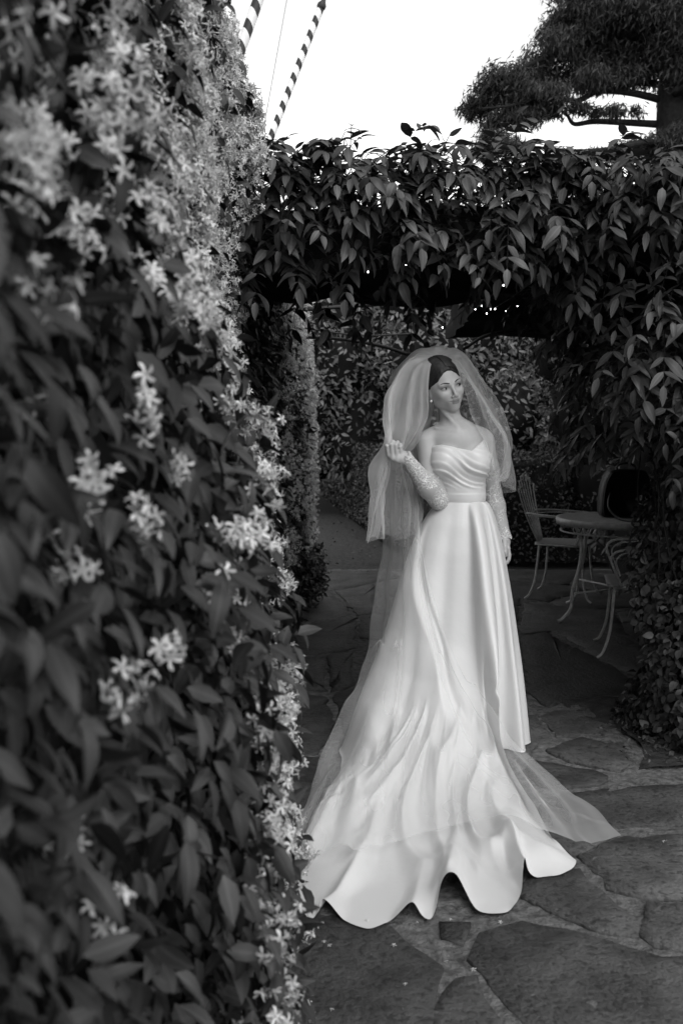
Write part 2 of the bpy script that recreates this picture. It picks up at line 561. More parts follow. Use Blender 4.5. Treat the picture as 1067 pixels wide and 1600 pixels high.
# ================================================================== far garden
def blob_leaves(centers, radii, n, size, seed, W=0.45, up=0.3, shell=0.35, jitter=0.9, squash=None, tmpl=None):
    """leaves over the outside of overlapping ellipsoids"""
    r = np.random.default_rng(seed)
    C = np.asarray(centers, float); Rd = np.asarray(radii, float)
    if Rd.ndim == 1: Rd = np.repeat(Rd[:, None], 3, 1)
    area = (Rd[:, 0] * Rd[:, 1] + Rd[:, 1] * Rd[:, 2] + Rd[:, 0] * Rd[:, 2])
    k = r.choice(len(C), n, p=area / area.sum())
    d = norm(r.normal(size=(n, 3)))
    P = C[k] + d * Rd[k] * (1 - shell * r.random((n, 1)) ** 2) * (1 + 0.06 * r.normal(size=(n, 1)))
    keep = P[:, 2] > 0.01
    P, d = P[keep], d[keep]
    nn = norm(d + np.array([0, 0, up]) + jitter * 0.6 * r.normal(size=d.shape))
    t = norm(d * 0.5 + r.normal(size=d.shape) * jitter + np.array([0, 0, -0.35]))
    tm = tmpl or leaf_template(3, W, 0.25, 0.25)
    return scatter(*tm, frames(t, nn), size * r.uniform(0.6, 1.25, len(P)), P)

def lumpy(center, rad, seed, n=20, amp=0.15, f=1.2):
    """uneven closed ball used as the dark inside of a plant"""
    a, b = np.meshgrid(np.linspace(0, 2 * np.pi, n, endpoint=False), np.linspace(0.02, np.pi - 0.02, n // 2), indexing='ij')
    d = np.stack([np.cos(a) * np.sin(b), np.sin(a) * np.sin(b), np.cos(b)], -1).reshape(-1, 3)
    rr = 1 + amp * noise3(d, seed, 2, f)
    v = np.asarray(center) + d * np.asarray(rad) * rr[:, None]
    v[:, 2] = np.maximum(v[:, 2], 0.0)
    m_ = n // 2
    i = np.arange(n)[:, None]; j = np.arange(m_ - 1)[None]; k = (i + 1) % n
    f_ = np.stack([i * m_ + j, i * m_ + j + 1, k * m_ + j + 1, k * m_ + j], -1).reshape(-1, 4)
    return v, [f_]

def shrub(name, label, base, lumps, n, size, seed, mat_leaf, cat='shrub', group=None, stem=True, W=0.42):
    root = empty(name, base, label, cat, group)
    C = np.array([np.array(base) + l[:3] for l in lumps]); Rd = np.array([l[3:] for l in lumps])
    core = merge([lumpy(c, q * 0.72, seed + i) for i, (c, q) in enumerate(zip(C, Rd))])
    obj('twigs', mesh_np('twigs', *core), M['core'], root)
    o = obj('crown', mesh_np('crown', *blob_leaves(C, Rd, n, size, seed, W), False), mat_leaf, root, 'stuff')
    if stem:
        st = []
        r = np.random.default_rng(seed)
        for k in range(4):
            c = C[k % len(C)]
            b0 = np.array(base) + np.append(r.normal(size=2) * 0.08, 0)
            st.append(tube(spline([b0, (b0 + c) / 2 + np.append(r.normal(size=2) * .05, 0), c], 7), np.linspace(0.03, 0.012, 7), 6))
        obj('stem', mesh_np('stem', *merge(st)), M['bark'], root)
    return root

# clipped box hedge that turns a corner behind the terrace
def hedge_run(path, h, wdt, n, seed, name, label, leaf=0.035):
    P = np.asarray(path, float)
    root = empty(name, (P[0][0], P[0][1], 0), label, 'hedge')
    prof = np.array([(-.5, 0), (-.5, .45), (-.5, .9), (-.45, .985), (-.25, 1.), (0, 1.0), (.25, 1.), (.45, .985), (.5, .9), (.5, .45), (.5, 0)])
    S = spline(P, 60)
    T = norm(np.gradient(S, axis=0)); Nn = np.column_stack([-T[:, 1], T[:, 0], np.zeros(len(S))])
    v = S[:, None] + Nn[:, None] * (prof[None, :, 0:1] * wdt) + np.array([0, 0, 1.0]) * (prof[None, :, 1:2] * h)
    flat = v.reshape(-1, 3)
    nz = noise3(flat, seed, 3, 1.2)
    m_ = len(prof)
    Nv = np.repeat(Nn[:, None], m_, 1) * (prof[None, :, 0:1] * 2) + np.array([0, 0, 1.0]) * (prof[None, :, 1:2] > 0.95)
    Nv = norm(Nv).reshape(-1, 3)
    outer = flat + Nv * (0.05 * nz[:, None])
    i = np.arange(len(S) - 1)[:, None]; j = np.arange(m_ - 1)[None]
    f_ = np.stack([i * m_ + j, i * m_ + j + 1, (i + 1) * m_ + j + 1, (i + 1) * m_ + j], -1).reshape(-1, 4)
    caps = [np.arange(m_)[None], (np.arange(m_)[::-1] + (len(S) - 1) * m_)[None]]
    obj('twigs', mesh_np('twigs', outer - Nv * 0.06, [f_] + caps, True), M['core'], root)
    r = np.random.default_rng(seed)
    A = np.linalg.norm(np.cross(outer[f_[:, 1]] - outer[f_[:, 0]], outer[f_[:, 3]] - outer[f_[:, 0]]), axis=1)
    fi = r.choice(len(f_), n, p=A / A.sum())
    a, b = r.random((n, 1)), r.random((n, 1))
    q = outer[f_[fi]]
    pos = (q[:, 0] * (1 - a) + q[:, 3] * a) * (1 - b) + (q[:, 1] * (1 - a) + q[:, 2] * a) * b
    nn = Nv[f_[fi][:, 0]]
    pos = pos + nn * r.uniform(-0.06, 0.035, (n, 1))
    t = norm(nn * 0.7 + r.normal(size=nn.shape) * 0.8)
    n2 = norm(nn + np.array([0, 0, .4]) + r.normal(size=nn.shape) * 0.7)
    obj('foliage', mesh_np('foliage', *scatter(*leaf_template(3, .5, .25, .2), frames(t, n2), leaf * r.uniform(.6, 1.3, n), pos), False), M['box_leaf'], root, 'stuff')
    return root

hedge_run([(4.6, 10.5, 0), (2.8, 10.4, 0), (1.75, 10.45, 0), (1.28, 11.0, 0), (.98, 12.7, 0), (.66, 15, 0), (.1, 19.5, 0), (-0.8, 25, 0)], 1.06, 1.25, 60000, 31,
          'box_hedge', 'low clipped box hedge along the gravel path behind the bride', 0.045)

def lump_set(seed, n, w, h, d=0.8):
    r = np.random.default_rng(seed)
    out = []
    for k in range(n):
        z = r.uniform(0.25, 0.9) * h
        out.append((r.uniform(-1, 1) * w * 0.6, r.uniform(-1, 1) * d * 0.5, z, r.uniform(.28, .42) * w, r.uniform(.3, .45) * d, r.uniform(.16, .26) * h))
    return np.array(out)

shr = [
    ('broadleaf_shrub', 'pale leafed shrub behind the low hedge beside the flowering column', (-1.1, 16.5, 0), 2.2, 4.4, 41, 5200, .10),
    ('broadleaf_shrub', 'tall pale leafed shrub rising above the hedge at the veil', (0.3, 14.6, 0), 1.8, 3.7, 42, 5600, .09),
    ('broadleaf_shrub', 'bright leafed shrub behind the head of the bride', (2.0, 13.2, 0), 1.7, 3.3, 43, 5600, .085),
    ('broadleaf_shrub', 'shrub with glossy leaves behind the fan backed chair', (3.5, 12.6, 0), 1.4, 2.3, 44, 4200, .085),
    ('broadleaf_shrub', 'far shrub closing the end of the gravel path', (-3.0, 25.0, 0), 3.4, 5.4, 45, 4200, .15),
]
for nm, lb, base, w, h, sd, n, sz in shr:
    shrub(nm, lb, base, lump_set(sd, 18, w, h, 1.1), n * 3, sz * 1.25, sd, M['shrub_leaf'], group='shrubs behind the low hedge', W=0.36)
shrub('yew_bush', 'tall dark evergreen bush behind the garden table', (3.0, 10.0, 0), lump_set(46, 14, 1.25, 2.7, .9), 7000, .06, 46, M['dark_leaf'], 'bush')
shrub('yew_bush', 'dark evergreen bush between the pergola post and the garden', (4.4, 8.2, 0), lump_set(47, 14, 1.4, 2.9, 1.6), 7000, .06, 47, M['dark_leaf'], 'bush')
shrub('low_bush', 'low dark rounded bush at the foot of the flowering column', (-.42, 7.3, 0), np.array([(0, 0, .32, .3, .3, .36), (.08, .2, .25, .24, .24, .28)]), 2600, .05, 48, M['dark_leaf'], 'bush', stem=False)

# far-off wood that closes the view under the pergola
far = [lumpy((x, 31 + 2 * math.sin(x), 1.6 + .6 * math.sin(x * 1.7)), (2.4, 1.6, 2.6), int(60 + x), 18, .2) for x in np.arange(-14, 16, 2.6)]
fo = obj('far_trees', mesh_np('far_trees', *merge([merge(far), blob_leaves([(x, 31 + 2 * math.sin(x), 1.6 + .6 * math.sin(x * 1.7)) for x in np.arange(-14, 16, 2.6)], [(2.6, 1.8, 2.8)] * len(far), 14000, .22, 66)]), False), M['box_leaf'])
tag(fo, 'distant dark trees closing the end of the garden', 'trees', kind='stuff')

# ------------------------------------------------------------------ conifer against the sky
YT = 16.0
def conifer():
    base = V(1052, 400, YT); base[2] = 0
    root = empty('conifer_tree', base, 'big dark conifer with drooping layered branches rising above the vine', 'tree')
    top = V(1050, -500, YT)
    tr = spline([base, V(1048, 190, YT), V(1050, 60, YT), top], 24)
    obj('trunk', mesh_np('trunk', *tube(tr, np.linspace(.30, .10, 24), 12)), M['bark'], root)
    limbs = [
        [(1040, 195, 0), (985, 192, .1), (930, 190, .0), (897, 194, -.2), (885, 180, -.3), (872, 172, -.3)],
        [(1040, 158, 0), (985, 145, -.1), (935, 143, -.2), (900, 158, -.3), (850, 152, -.5), (800, 165, -.6), (750, 170, -.7)],
        [(1042, 135, 0), (1000, 130, .4), (960, 140, .6), (930, 146, .8)],
        [(1045, 90, 0), (980, 70, .2), (900, 75, 0), (830, 100, -.3), (770, 130, -.4), (738, 165, -.5)],
        [(1048, 60, 0), (980, 20, .5), (900, 30, .6), (870, 55, .5)],
        [(1050, 10, 0), (970, -30, -.4), (915, -15, -.6)],
        [(1055, 100, 0), (1120, 80, .3), (1200, 110, .3), (1290, 160, .2)],
        [(1055, 180, 0), (1130, 170, -.6), (1220, 200, -1), (1300, 240, -1.2)],
        [(1050, -60, 0), (980, -100, .5)],
        [(1050, -100, 0), (1130, -160, .5), (1220, -120, .5)],
        [(1050, 150, 0), (1080, 130, -1.2), (1100, 150, -2.2)],
        [(1045, 230, 0), (1010, 222, -.7), (960, 232, -1.2), (900, 236, -1.6), (800, 226, -1.8)],
    ]
    C, Rd = [], []
    r = np.random.default_rng(77)
    for li, l in enumerate(limbs):
        pts = spline([V(a, b, YT + c) for a, b, c in l], 26)
        obj('limb', mesh_np('limb', *tube(pts, np.linspace(.062, .015, 26), 7)), M['bark'], root)
        # side twigs
    clump = [(745, 168, .24), (765, 145, .3), (790, 120, .34), (815, 150, .36), (800, 178, .26), (770, 190, .2), (840, 110, .36), (850, 150, .34), (870, 70, .36), (900, 110, .40),
             (880, 40, .32), (920, 60, .40), (960, 20, .45), (900, 15, .3), (950, 90, .42), (985, 60, .42), (1010, 100, .42), (1030, 30, .5), (990, 10, .45), (930, 120, .3), (1060, 70, .5), (1080, 120, .45),
             (975, 118, .26), (860, 165, .24), (905, 165, .14), (930, 172, .13), (960, 170, .15), (1000, 168, .13), (830, 178, .22), (1075, 20, .5), (1040, -40, .6), (960, -50, .55), (900, -30, .4), (1120, 60, .6), (1140, 130, .55),
             (1180, 0, .7), (1200, 100, .6), (1260, 150, .5), (1100, -80, .7), (1000, -110, .6), (770, 212, .20), (760, 232, .22), (795, 225, .2), (1000, 232, .28), (1040, 222, .3), (960, 236, .22), (1080, 205, .3), (925, 240, .18), (880, 240, .16), (1080, 240, .4)]
    C = np.array([V(a, b, YT + r.uniform(-.5, .5)) for a, b, _ in clump])
    Rd = np.array([(q * 1.25, q * 1.7, q * .62) for _, _, q in clump])
    n = 150000
    area = Rd[:, 0] * Rd[:, 2]
    k = r.choice(len(C), n, p=area / area.sum())
    d = norm(r.normal(size=(n, 3))) * r.random((n, 1)) ** .45 * (1 + .16 * r.normal(size=(n, 1)))
    P = C[k] + d * Rd[k]
    # thin out by noise so that sky shows between the sprays
    P = P[noise3(P, 3, 3, 1.05) > -0.55]
    n = len(P)
    t = norm(np.column_stack([r.normal(size=n) * .5 - .15, r.normal(size=n) * .5, -0.75 + .4 * r.normal(size=n)]))
    nn = norm(r.normal(size=(n, 3)) + np.array([0, -.3, .5]))
    tm = leaf_template(2, .17, .2, .25)
    obj('crown', mesh_np('crown', *scatter(*tm, frames(t, nn), r.uniform(.07, .17, n), P), False), M['needle'], root, 'stuff')
    return root
conifer()

# ------------------------------------------------------------------ striped poles and the guy wire
def stripe_mat():
    m, nt, b = new_mat('spiral_stripe')
    at = nt.nodes.new('ShaderNodeAttribute'); at.attribute_name = 'stripe'
    gt = nt.nodes.new('ShaderNodeMath'); gt.operation = 'GREATER_THAN'; gt.inputs[1].default_value = .55
    fr = nt.nodes.new('ShaderNodeMath'); fr.operation = 'FRACT'
    mr = nt.nodes.new('ShaderNodeMapRange'); mr.inputs['To Min'].default_value = .78; mr.inputs['To Max'].default_value = .012
    nt.links.new(at.outputs['Fac'], fr.inputs[0]); nt.links.new(fr.outputs[0], gt.inputs[0])
    nt.links.new(gt.outputs[0], mr.inputs['Value']); nt.links.new(mr.outputs[0], b.inputs['Base Color'])
    b.inputs['Roughness'].default_value = .4
    return m
M['stripe'] = stripe_mat()

def striped_pole(a, b, r, pitch, label, finial=True):
    """helical stripes: a separate attribute runs along and round the pole"""
    a, b = np.asarray(a, float), np.asarray(b, float)
    L_ = np.linalg.norm(b - a); n = int(L_ / .02); sides = 24
    root = empty('striped_pole', a, label, 'pole', 'striped poles above the jasmine')
    path = a + (b - a) * np.linspace(0, 1, n)[:, None]
    v, f = tube(path, r, sides)
    me = mesh_np('shaft', v, f)
    at = me.attributes.new('stripe', 'FLOAT', 'POINT')
    # the seam of the spiral is kept on whole turns by a smooth tilt instead of an angle
    ang = np.tile(np.linspace(0, 2 * np.pi, sides, endpoint=False), n)
    s = np.repeat(np.linspace(0, L_, n), sides) / pitch + .22 * np.sin(ang + .9)
    at.data.foreach_set('value', s.astype(np.float32))
    obj('shaft', me, M['stripe'], root)
    if finial:
        d = (b - a) / L_
        fp = b + d * np.linspace(-.05, .16, 9)[:, None]
        fr_ = np.array([.8, 1.25, 1.25, .7, .5, 1.0, 1.3, .9, .1]) * r
        obj('finial', mesh_np('finial', *tube(fp, fr_, 12)), M['iron_dark'], root)
    return root
YP = 9.0
pa = V(433, 190, YP); pb = V(503, 8, YP); d = (pa - pb) / np.linalg.norm(pa - pb)
foot = pa + d * (pa[2] / -d[2])
striped_pole(foot, pb, .031, .128, 'thin black and white spiral striped pole leaning above the wisteria')
YP2 = 5.6
pa = V(386, 50, YP2); pb = V(425, -60, YP2); d = (pa - pb) / np.linalg.norm(pa - pb)
foot = pa + d * (pa[2] / -d[2])
striped_pole(foot, pb, .029, .115, 'thicker looking striped pole rising out of the jasmine top')
wp = [V(450, -10, 8.0), V(427, 118, 8.0)]
dd = wp[1] - wp[0]; wp.append(wp[1] + dd * (wp[1][2] / -dd[2]))
tag(obj('guy_wire', mesh_np('guy_wire', *tube(np.array(wp), .0035, 5)), plain('wire', .25, .5)), 'thin pale wire slanting down between the two striped poles', 'wire')

# ================================================================== climbing plants
def pick_visible(P, S, n, binpx=18, tol=0.06):
    """indices of the n leaves that show largest in the picture"""
    px, py, f = project(P)
    ok = (px > 2) & (px < 1065) & (py > 2) & (py < 1598) & (f > .3)
    key = (px // binpx).astype(int) * 1000 + (py // binpx).astype(int)
    idx = np.where(ok)[0]
    best = {}
    for i in idx:
        k = key[i]
        if k not in best or f[i] < best[k]: best[k] = f[i]
    vis = np.array([i for i in idx if f[i] <= best[key[i]] + tol])
    sc = S[vis] / f[vis]
    return vis[np.argsort(-sc)[:n]]

def rib_of(nv): return np.array([1.0] + [0, 1.0, 0] * ((nv - 2) // 3) + [1.0])[:nv]
def set_rib(me, vals):
    a = me.attributes.new('rib', 'FLOAT', 'POINT'); a.data.foreach_set('value', np.asarray(vals, np.float32))

def piece_objects(name, templates, R, S, P, m, parent):
    meshes = []
    for tv, tf in templates:
        me = mesh_np(name, tv, tf, True); me.materials.append(m); meshes.append(me)
        if name == 'leaf': set_rib(me, rib_of(len(tv)))
    inv = Matrix.Translation(-parent.location)
    for i in range(len(P)):
        o = bpy.data.objects.new(name, meshes[i % len(meshes)])
        scene.collection.objects.link(o)
        o.parent = parent
        o.matrix_parent_inverse = inv
        mt = Matrix(((R[i] * S[i])).tolist()).to_4x4()
        mt.translation = Vector(P[i])
        o.matrix_basis = mt

def plant_pieces(name, mass_name, templates, far_template, R, S, P, m, parent, n=300, smooth=True):
    sel = pick_visible(P + R[:, :, 1] * S[:, None] * .5, S, n)
    mask = np.zeros(len(P), bool); mask[sel] = True
    piece_objects(name, templates, R[sel], S[sel], P[sel], m, parent)
    rest = np.where(~mask)[0]
    groups = np.array_split(rest, len(far_template))
    parts = [scatter(*ft, R[g], S[g], P[g]) for ft, g in zip(far_template, groups)]
    me = mesh_np(mass_name, *merge(parts), smooth)
    if name == 'leaf': set_rib(me, np.concatenate([np.tile(rib_of(len(ft[0])), len(g)) for ft, g in zip(far_template, groups)]))
    obj(mass_name, me, m, parent, 'stuff')

# ------------------------------------------------------------------ star jasmine hedge
JZ = np.array([0, .5, 1.0, 1.3, 1.5, 1.75, 2.0, 2.4, 3.0, 3.7])
JY = np.array([.45, 1.0, 1.5, 2.0, 2.8, 3.6, 4.4, 6.2, 7.0, 8.0, 8.6, 8.9])
JX = np.array([
    [-.24, -.24, -.24, -.24, -.25, -.26, -.28, -.28, -.28, -.28],
    [-.25, -.25, -.24, -.24, -.27, -.31, -.33, -.34, -.34, -.34],
    [-.10, -.09, -.09, -.11, -.18, -.26, -.29, -.31, -.31, -.31],
    [-.07, -.08, -.10, -.13, -.21, -.27, -.28, -.29, -.31, -.31],
    [-.14, -.14, -.17, -.21, -.27, -.33, -.32, -.29, -.44, -.55],
    [-.22, -.22, -.25, -.28, -.33, -.37, -.35, -.255, -.50, -.62],
    [-.28, -.28, -.32, -.35, -.39, -.40, -.40, -.38, -.58, -.7],
    [-.38, -.38, -.38, -.38, -.38, -.38, -.38, -.38, -.38, -.38],
    [-.30, -.27, -.25, -.25, -.26, -.27, -.28, -.29, -.34, -.36],
    [-.32, -.29, -.27, -.27, -.28, -.28, -.29, -.30, -.35, -.38],
    [-.48, -.46, -.45, -.45, -.45, -.45, -.46, -.46, -.46, -.5],
    [-.9, -.9, -.9, -.9, -.9, -.9, -.9, -.9, -.9, -.9]])

def jx(Y, z):
    Y = np.asarray(Y, float); z = np.asarray(z, float)
    i = np.clip(np.searchsorted(JY, Y) - 1, 0, len(JY) - 2); j = np.clip(np.searchsorted(JZ, z) - 1, 0, len(JZ) - 2)
    a = np.clip((Y - JY[i]) / (JY[i + 1] - JY[i]), 0, 1); b = np.clip((z - JZ[j]) / (JZ[j + 1] - JZ[j]), 0, 1)
    a = a * a * (3 - 2 * a); b = b * b * (3 - 2 * b)
    x = (JX[i, j] * (1 - a) + JX[i + 1, j] * a) * (1 - b) + (JX[i, j + 1] * (1 - a) + JX[i + 1, j + 1] * a) * b
    p = np.stack([Y, z, np.zeros_like(Y)], -1).reshape(-1, 3)
    bump = 0.020 * noise3(p, 21, 2, 1.6) + 0.022 * noise3(p, 22, 2, 4.0)
    x = x - .055 * smoothstep(1.15, 1.6, Y) * smoothstep(6.4, 5.0, Y) - .03 * smoothstep(2.2, 3.0, Y) * smoothstep(6.4, 5.0, Y)
    return x + bump.reshape(Y.shape) * np.clip(Y / 1.5, .5, 1.3)

def hcap(Y): return 3.75 - 1.35 * smoothstep(3.8, 4.5, Y)

jas = empty('jasmine_hedge', (-.7, 4.4, 0), 'tall star jasmine hedge with white star flowers filling one side', 'hedge')
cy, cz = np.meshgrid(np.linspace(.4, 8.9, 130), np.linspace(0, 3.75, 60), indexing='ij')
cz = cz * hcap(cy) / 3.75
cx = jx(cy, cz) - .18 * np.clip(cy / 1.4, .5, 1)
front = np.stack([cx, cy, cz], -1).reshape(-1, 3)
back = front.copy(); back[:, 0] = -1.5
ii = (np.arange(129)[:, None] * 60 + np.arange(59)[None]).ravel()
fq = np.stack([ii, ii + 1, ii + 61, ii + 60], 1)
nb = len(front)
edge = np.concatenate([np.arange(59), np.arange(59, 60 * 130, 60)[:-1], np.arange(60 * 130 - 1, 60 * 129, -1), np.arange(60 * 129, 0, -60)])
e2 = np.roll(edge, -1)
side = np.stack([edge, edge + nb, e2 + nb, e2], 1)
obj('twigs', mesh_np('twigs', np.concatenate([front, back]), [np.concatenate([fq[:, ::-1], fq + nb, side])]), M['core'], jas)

def jasmine_points(n, y0, y1, z0, z1, dlo, dhi, r):
    Y = r.uniform(y0, y1, n); z = r.uniform(z0, z1, n)
    e = .01
    x = jx(Y, z); dxy = (jx(Y + e, z) - x) / e; dxz = (jx(Y, z + e) - x) / e
    nn = norm(np.stack([np.ones(n), -dxy, -dxz], -1))
    P = np.stack([x, Y, z], -1) + nn * r.uniform(dlo, dhi, n)[:, None]
    ok = z < hcap(Y) + .03
    return P[ok], nn[ok]

jr = np.random.default_rng(5)
JL_P, JL_n = [], []
for (n, y0, y1, z0, z1) in ((10500, .55, 2.4, 0.0, 2.6), (2200, 1.2, 2.6, 2.4, 3.4), (14000, 2.4, 4.6, 0, 3.65), (6500, 4.6, 6.6, 0, 2.4), (9000, 6.6, 8.8, 0, 3.6)):
    p, q = jasmine_points(n, y0, y1, z0, z1, -.15, .035, jr); JL_P.append(p); JL_n.append(q)
JP, JN = np.concatenate(JL_P), np.concatenate(JL_n)
# keep the lens clear
keep = np.linalg.norm(JP - np.array([0, 0, CAM_H]), axis=1) > .62
JP, JN = JP[keep], JN[keep]
n = len(JP)
tip = norm(JN * jr.uniform(.1, .9, (n, 1)) + np.array([0, 0, -.75]) + jr.normal(size=(n, 3)) * .55)
nrm = norm(JN * .8 + np.array([0, -.15, .75]) + jr.normal(size=(n, 3)) * .5)
jS = jr.uniform(.040, .076, n)
jl_t = [leaf_template(7, w * 1.02, f, d, tp, tw, .3, True) for w, f, d, tp, tw in ((.42, .25, .22, 1, .1), (.46, .35, .3, 1.1, -.2), (.38, .2, .15, .95, .25), (.44, .3, .4, 1.05, 0))]
jl_f = [leaf_template(4, .42, .28, .25, 1, .1), leaf_template(4, .46, .3, .35, 1.1, -.15), leaf_template(4, .4, .2, .15, 1, .2)]
plant_pieces('leaf', 'foliage', jl_t, jl_f, frames(tip, nrm), jS, JP, M['jasmine_leaf'], jas)

# flowers in clusters; thick towards the top and on the end that leaves the pergola
FC, FN, FR = [], [], []
def clusters(n, y0, y1, z0, z1, dens, cr, r):
    P, nn = jasmine_points(n, y0, y1, z0, z1, .0, .035, r)
    m_ = noise3(P, 91, 2, 1.1) * .5 + .5
    keep = r.random(len(P)) < dens(P) * np.clip(1.9 * m_ - .15, .03, 1)
    FC.append(P[keep]); FN.append(nn[keep]); FR.append(np.full(keep.sum(), cr))
clusters(1150, .8, 2.4, .0, 2.7, lambda P: .06 + .85 * smoothstep(1.45, 1.75, P[:, 2]), .033, jr)
clusters(3300, 2.0, 4.4, .0, 3.6, lambda P: .14 + .85 * smoothstep(1.6, 1.95, P[:, 2]), .036, jr)
clusters(300, 1.4, 2.6, .35, 1.6, lambda P: np.full(len(P), .38), .028, jr)
clusters(150, 4.4, 6.5, .2, 2.4, lambda P: np.full(len(P), .25), .035, jr)
clusters(2200, 6.2, 8.6, .5, 2.5, lambda P: np.full(len(P), .85), .04, jr)
# a few sprays along the near outline
for px_, py_, Y_ in ((445, 828, 1.42), (440, 845, 1.42), (455, 1140, 1.72), (462, 1185, 1.75), (462, 1215, 1.8), (458, 1265, 1.8), (455, 1300, 1.85), (430, 1440, 1.9), (435, 1500, 1.9), (205, 1085, 1.02), (160, 1100, 1.0), (70, 1300, .95), (220, 640, 1.15), (15, 640, .98), (100, 890, 1.0), (400, 1005, 1.6), (385, 905, 1.5), (405, 945, 1.55), (330, 930, 1.3), (240, 1000, 1.1), (135, 770, 1.0), (270, 745, 1.25), (340, 830, 1.35), (400, 1640, 1.6), (400, 1580, 1.6)):
    FC.append((V(px_, py_, Y_) + [-.045 if py_ > 800 and px_ > 380 else 0, 0, 0])[None]); FN.append(norm(np.array([[1, -.5, .2]]))); FR.append(np.array([.026]))
FC, FN, FR = np.concatenate(FC), np.concatenate(FN), np.concatenate(FR)
cnt = jr.integers(5, 12, len(FC))
ci = np.repeat(np.arange(len(FC)), cnt)
n = len(ci)
d = norm(FN[ci] * .9 + jr.normal(size=(n, 3)) * .75 + np.array([0, 0, .15]))
FP = FC[ci] + d * (FR[ci] * jr.uniform(.5, 1.15, n))[:, None] + jr.normal(size=(n, 3)) * .008
keep = np.linalg.norm(FP - np.array([0, 0, CAM_H]), axis=1) > .62
FP, d = FP[keep], d[keep]; n = len(FP)
fR = frames(norm(jr.normal(size=(n, 3))), d)
# template faces +Z: columns are side, tip, normal and the flower looks along the normal
ft = flower_template()
fS = jr.uniform(.0115, .0155, n)
plant_pieces('flower', 'blossom', [ft], [ft], fR, fS, FP, M['jasmine_flower'], jas, smooth=False)

# ------------------------------------------------------------------ iron pergola
per = empty('pergola', (.9, 5.6, 0), 'dark iron pergola frame carrying the wisteria over the terrace', 'pergola')
def rod(pts, r=.012, n=24, name='rod'):
    return obj(name, mesh_np(name, *tube(spline(pts, n), r, 7)), M['iron_dark'], per)
for x in (-.62, 2.35):
    for y in (4.55, 7.0):
        obj('post', mesh_np('post', *tube(np.array([(x, y, 0), (x, y, 2.2)]), .03, 8)), M['iron_dark'], per)
rod([V(470, 527, 6.9), V(520, 529, 6.6), (np.array(V(560, 534, 6.4))), V(600, 542, 6.2), V(640, 555, 6.0)], .011)
rod([V(470, 512, 7.0), V(560, 524, 7.0), V(640, 522, 7.0)], .006)
rod([V(725, 545, 6.0), V(760, 524, 6.3), V(810, 517, 6.5), V(850, 520, 6.7), V(880, 530, 6.9)], .010)
rod([V(735, 530, 6.9), V(790, 522, 6.9), V(870, 514, 6.9)], .006)
for y in (4.6, 5.4, 6.2, 7.0):
    rod([(-.62, y, 2.16), (.85, y, 2.24), (2.35, y, 2.16)], .014, 12, 'hoop')
for x in (-.3, .6, 1.5):
    rod([(x, 4.5, 2.2), (x, 7.05, 2.2)], .012, 8, 'rail')

# ------------------------------------------------------------------ wisteria
wis = empty('wisteria_vine', (1.55, 4.45, 0), 'thick wisteria vine with drooping leaflets covering the pergola', 'vine')
wr = np.random.default_rng(9)
def rough_box(lo, hi, amp, seed, n=26):
    lo, hi = np.asarray(lo, float), np.asarray(hi, float)
    vs, fs, off = [], [], 0
    g = np.linspace(0, 1, n)
    for ax in range(3):
        for s in (0, 1):
            a, b = np.meshgrid(g, g, indexing='ij')
            p = np.zeros(a.shape + (3,)); p[..., ax] = s; p[..., (ax + 1) % 3] = a; p[..., (ax + 2) % 3] = b
            p = p.reshape(-1, 3) * (hi - lo) + lo
            i = (np.arange(n - 1)[:, None] * n + np.arange(n - 1)[None]).ravel()
            q = np.stack([i, i + n, i + n + 1, i + 1], 1)
            if s == 0: q = q[:, ::-1]
            vs.append(p); fs.append(q + off); off += len(p)
    v = np.concatenate(vs)
    c = (lo + hi) / 2
    v = v + amp * np.stack([noise3(v, seed + k, 3, 1.5) for k in range(3)], 1)
    return v, [np.concatenate(fs)]
cores = [rough_box((-.75, 4.42, 2.13), (2.6, 5.9, 2.34), .06, 1), rough_box((.95, 5.85, 2.15), (3.0, 8.9, 2.36), .06, 6), rough_box((2.45, 4.7, .0), (2.8, 8.9, 2.3), .08, 9, 24), rough_box((1.58, 4.22, .0), (2.3, 4.75, 2.25), .06, 4, 22)]  # rear roof slab added to shade the furniture, side wall to block sky light
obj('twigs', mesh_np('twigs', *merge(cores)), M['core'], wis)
obj('trunk', mesh_np('trunk', *tube(spline([(1.62, 4.5, 0), (1.55, 4.42, .7), (1.66, 4.4, 1.4), (1.5, 4.5, 2.1), (1.0, 4.9, 2.25)], 24) , np.linspace(.06, .03, 24), 9)), M['bark'], wis)

# compound leaves: position, outward direction
CPos, COut = [], []
def add(P, O): CPos.append(P); COut.append(O)
# hanging front curtain
n = 700
X = wr.uniform(-.6, 2.3, n); z = 2.06 + .44 * wr.random(n) ** .9
Y = 4.40 - .20 * np.sin(np.pi * np.clip((z - 1.95) / .75, 0, 1)) - .05 * np.sin(X * 5) + wr.normal(size=n) * .04 - .22 * smoothstep(.9, 1.6, X)
add(np.stack([X, Y, z], -1), np.column_stack([wr.normal(size=n) * .7, wr.uniform(-1, -.3, n), wr.uniform(-.45, .6, n)]))
# top
n = 560
X = wr.uniform(-.7, 2.5, n); Y = 4.2 + 1.8 * wr.random(n) ** 1.3
z = 2.355 + .10 * np.sin(X * 4.3 + 1) * np.cos(Y * 2) + wr.normal(size=n) * .035 + .05 * smoothstep(.9, 1.6, X)
add(np.stack([X, Y, z], -1), np.column_stack([wr.normal(size=n) * .7, wr.normal(size=n) * .5 - .35, wr.uniform(-.1, .8, n)]))
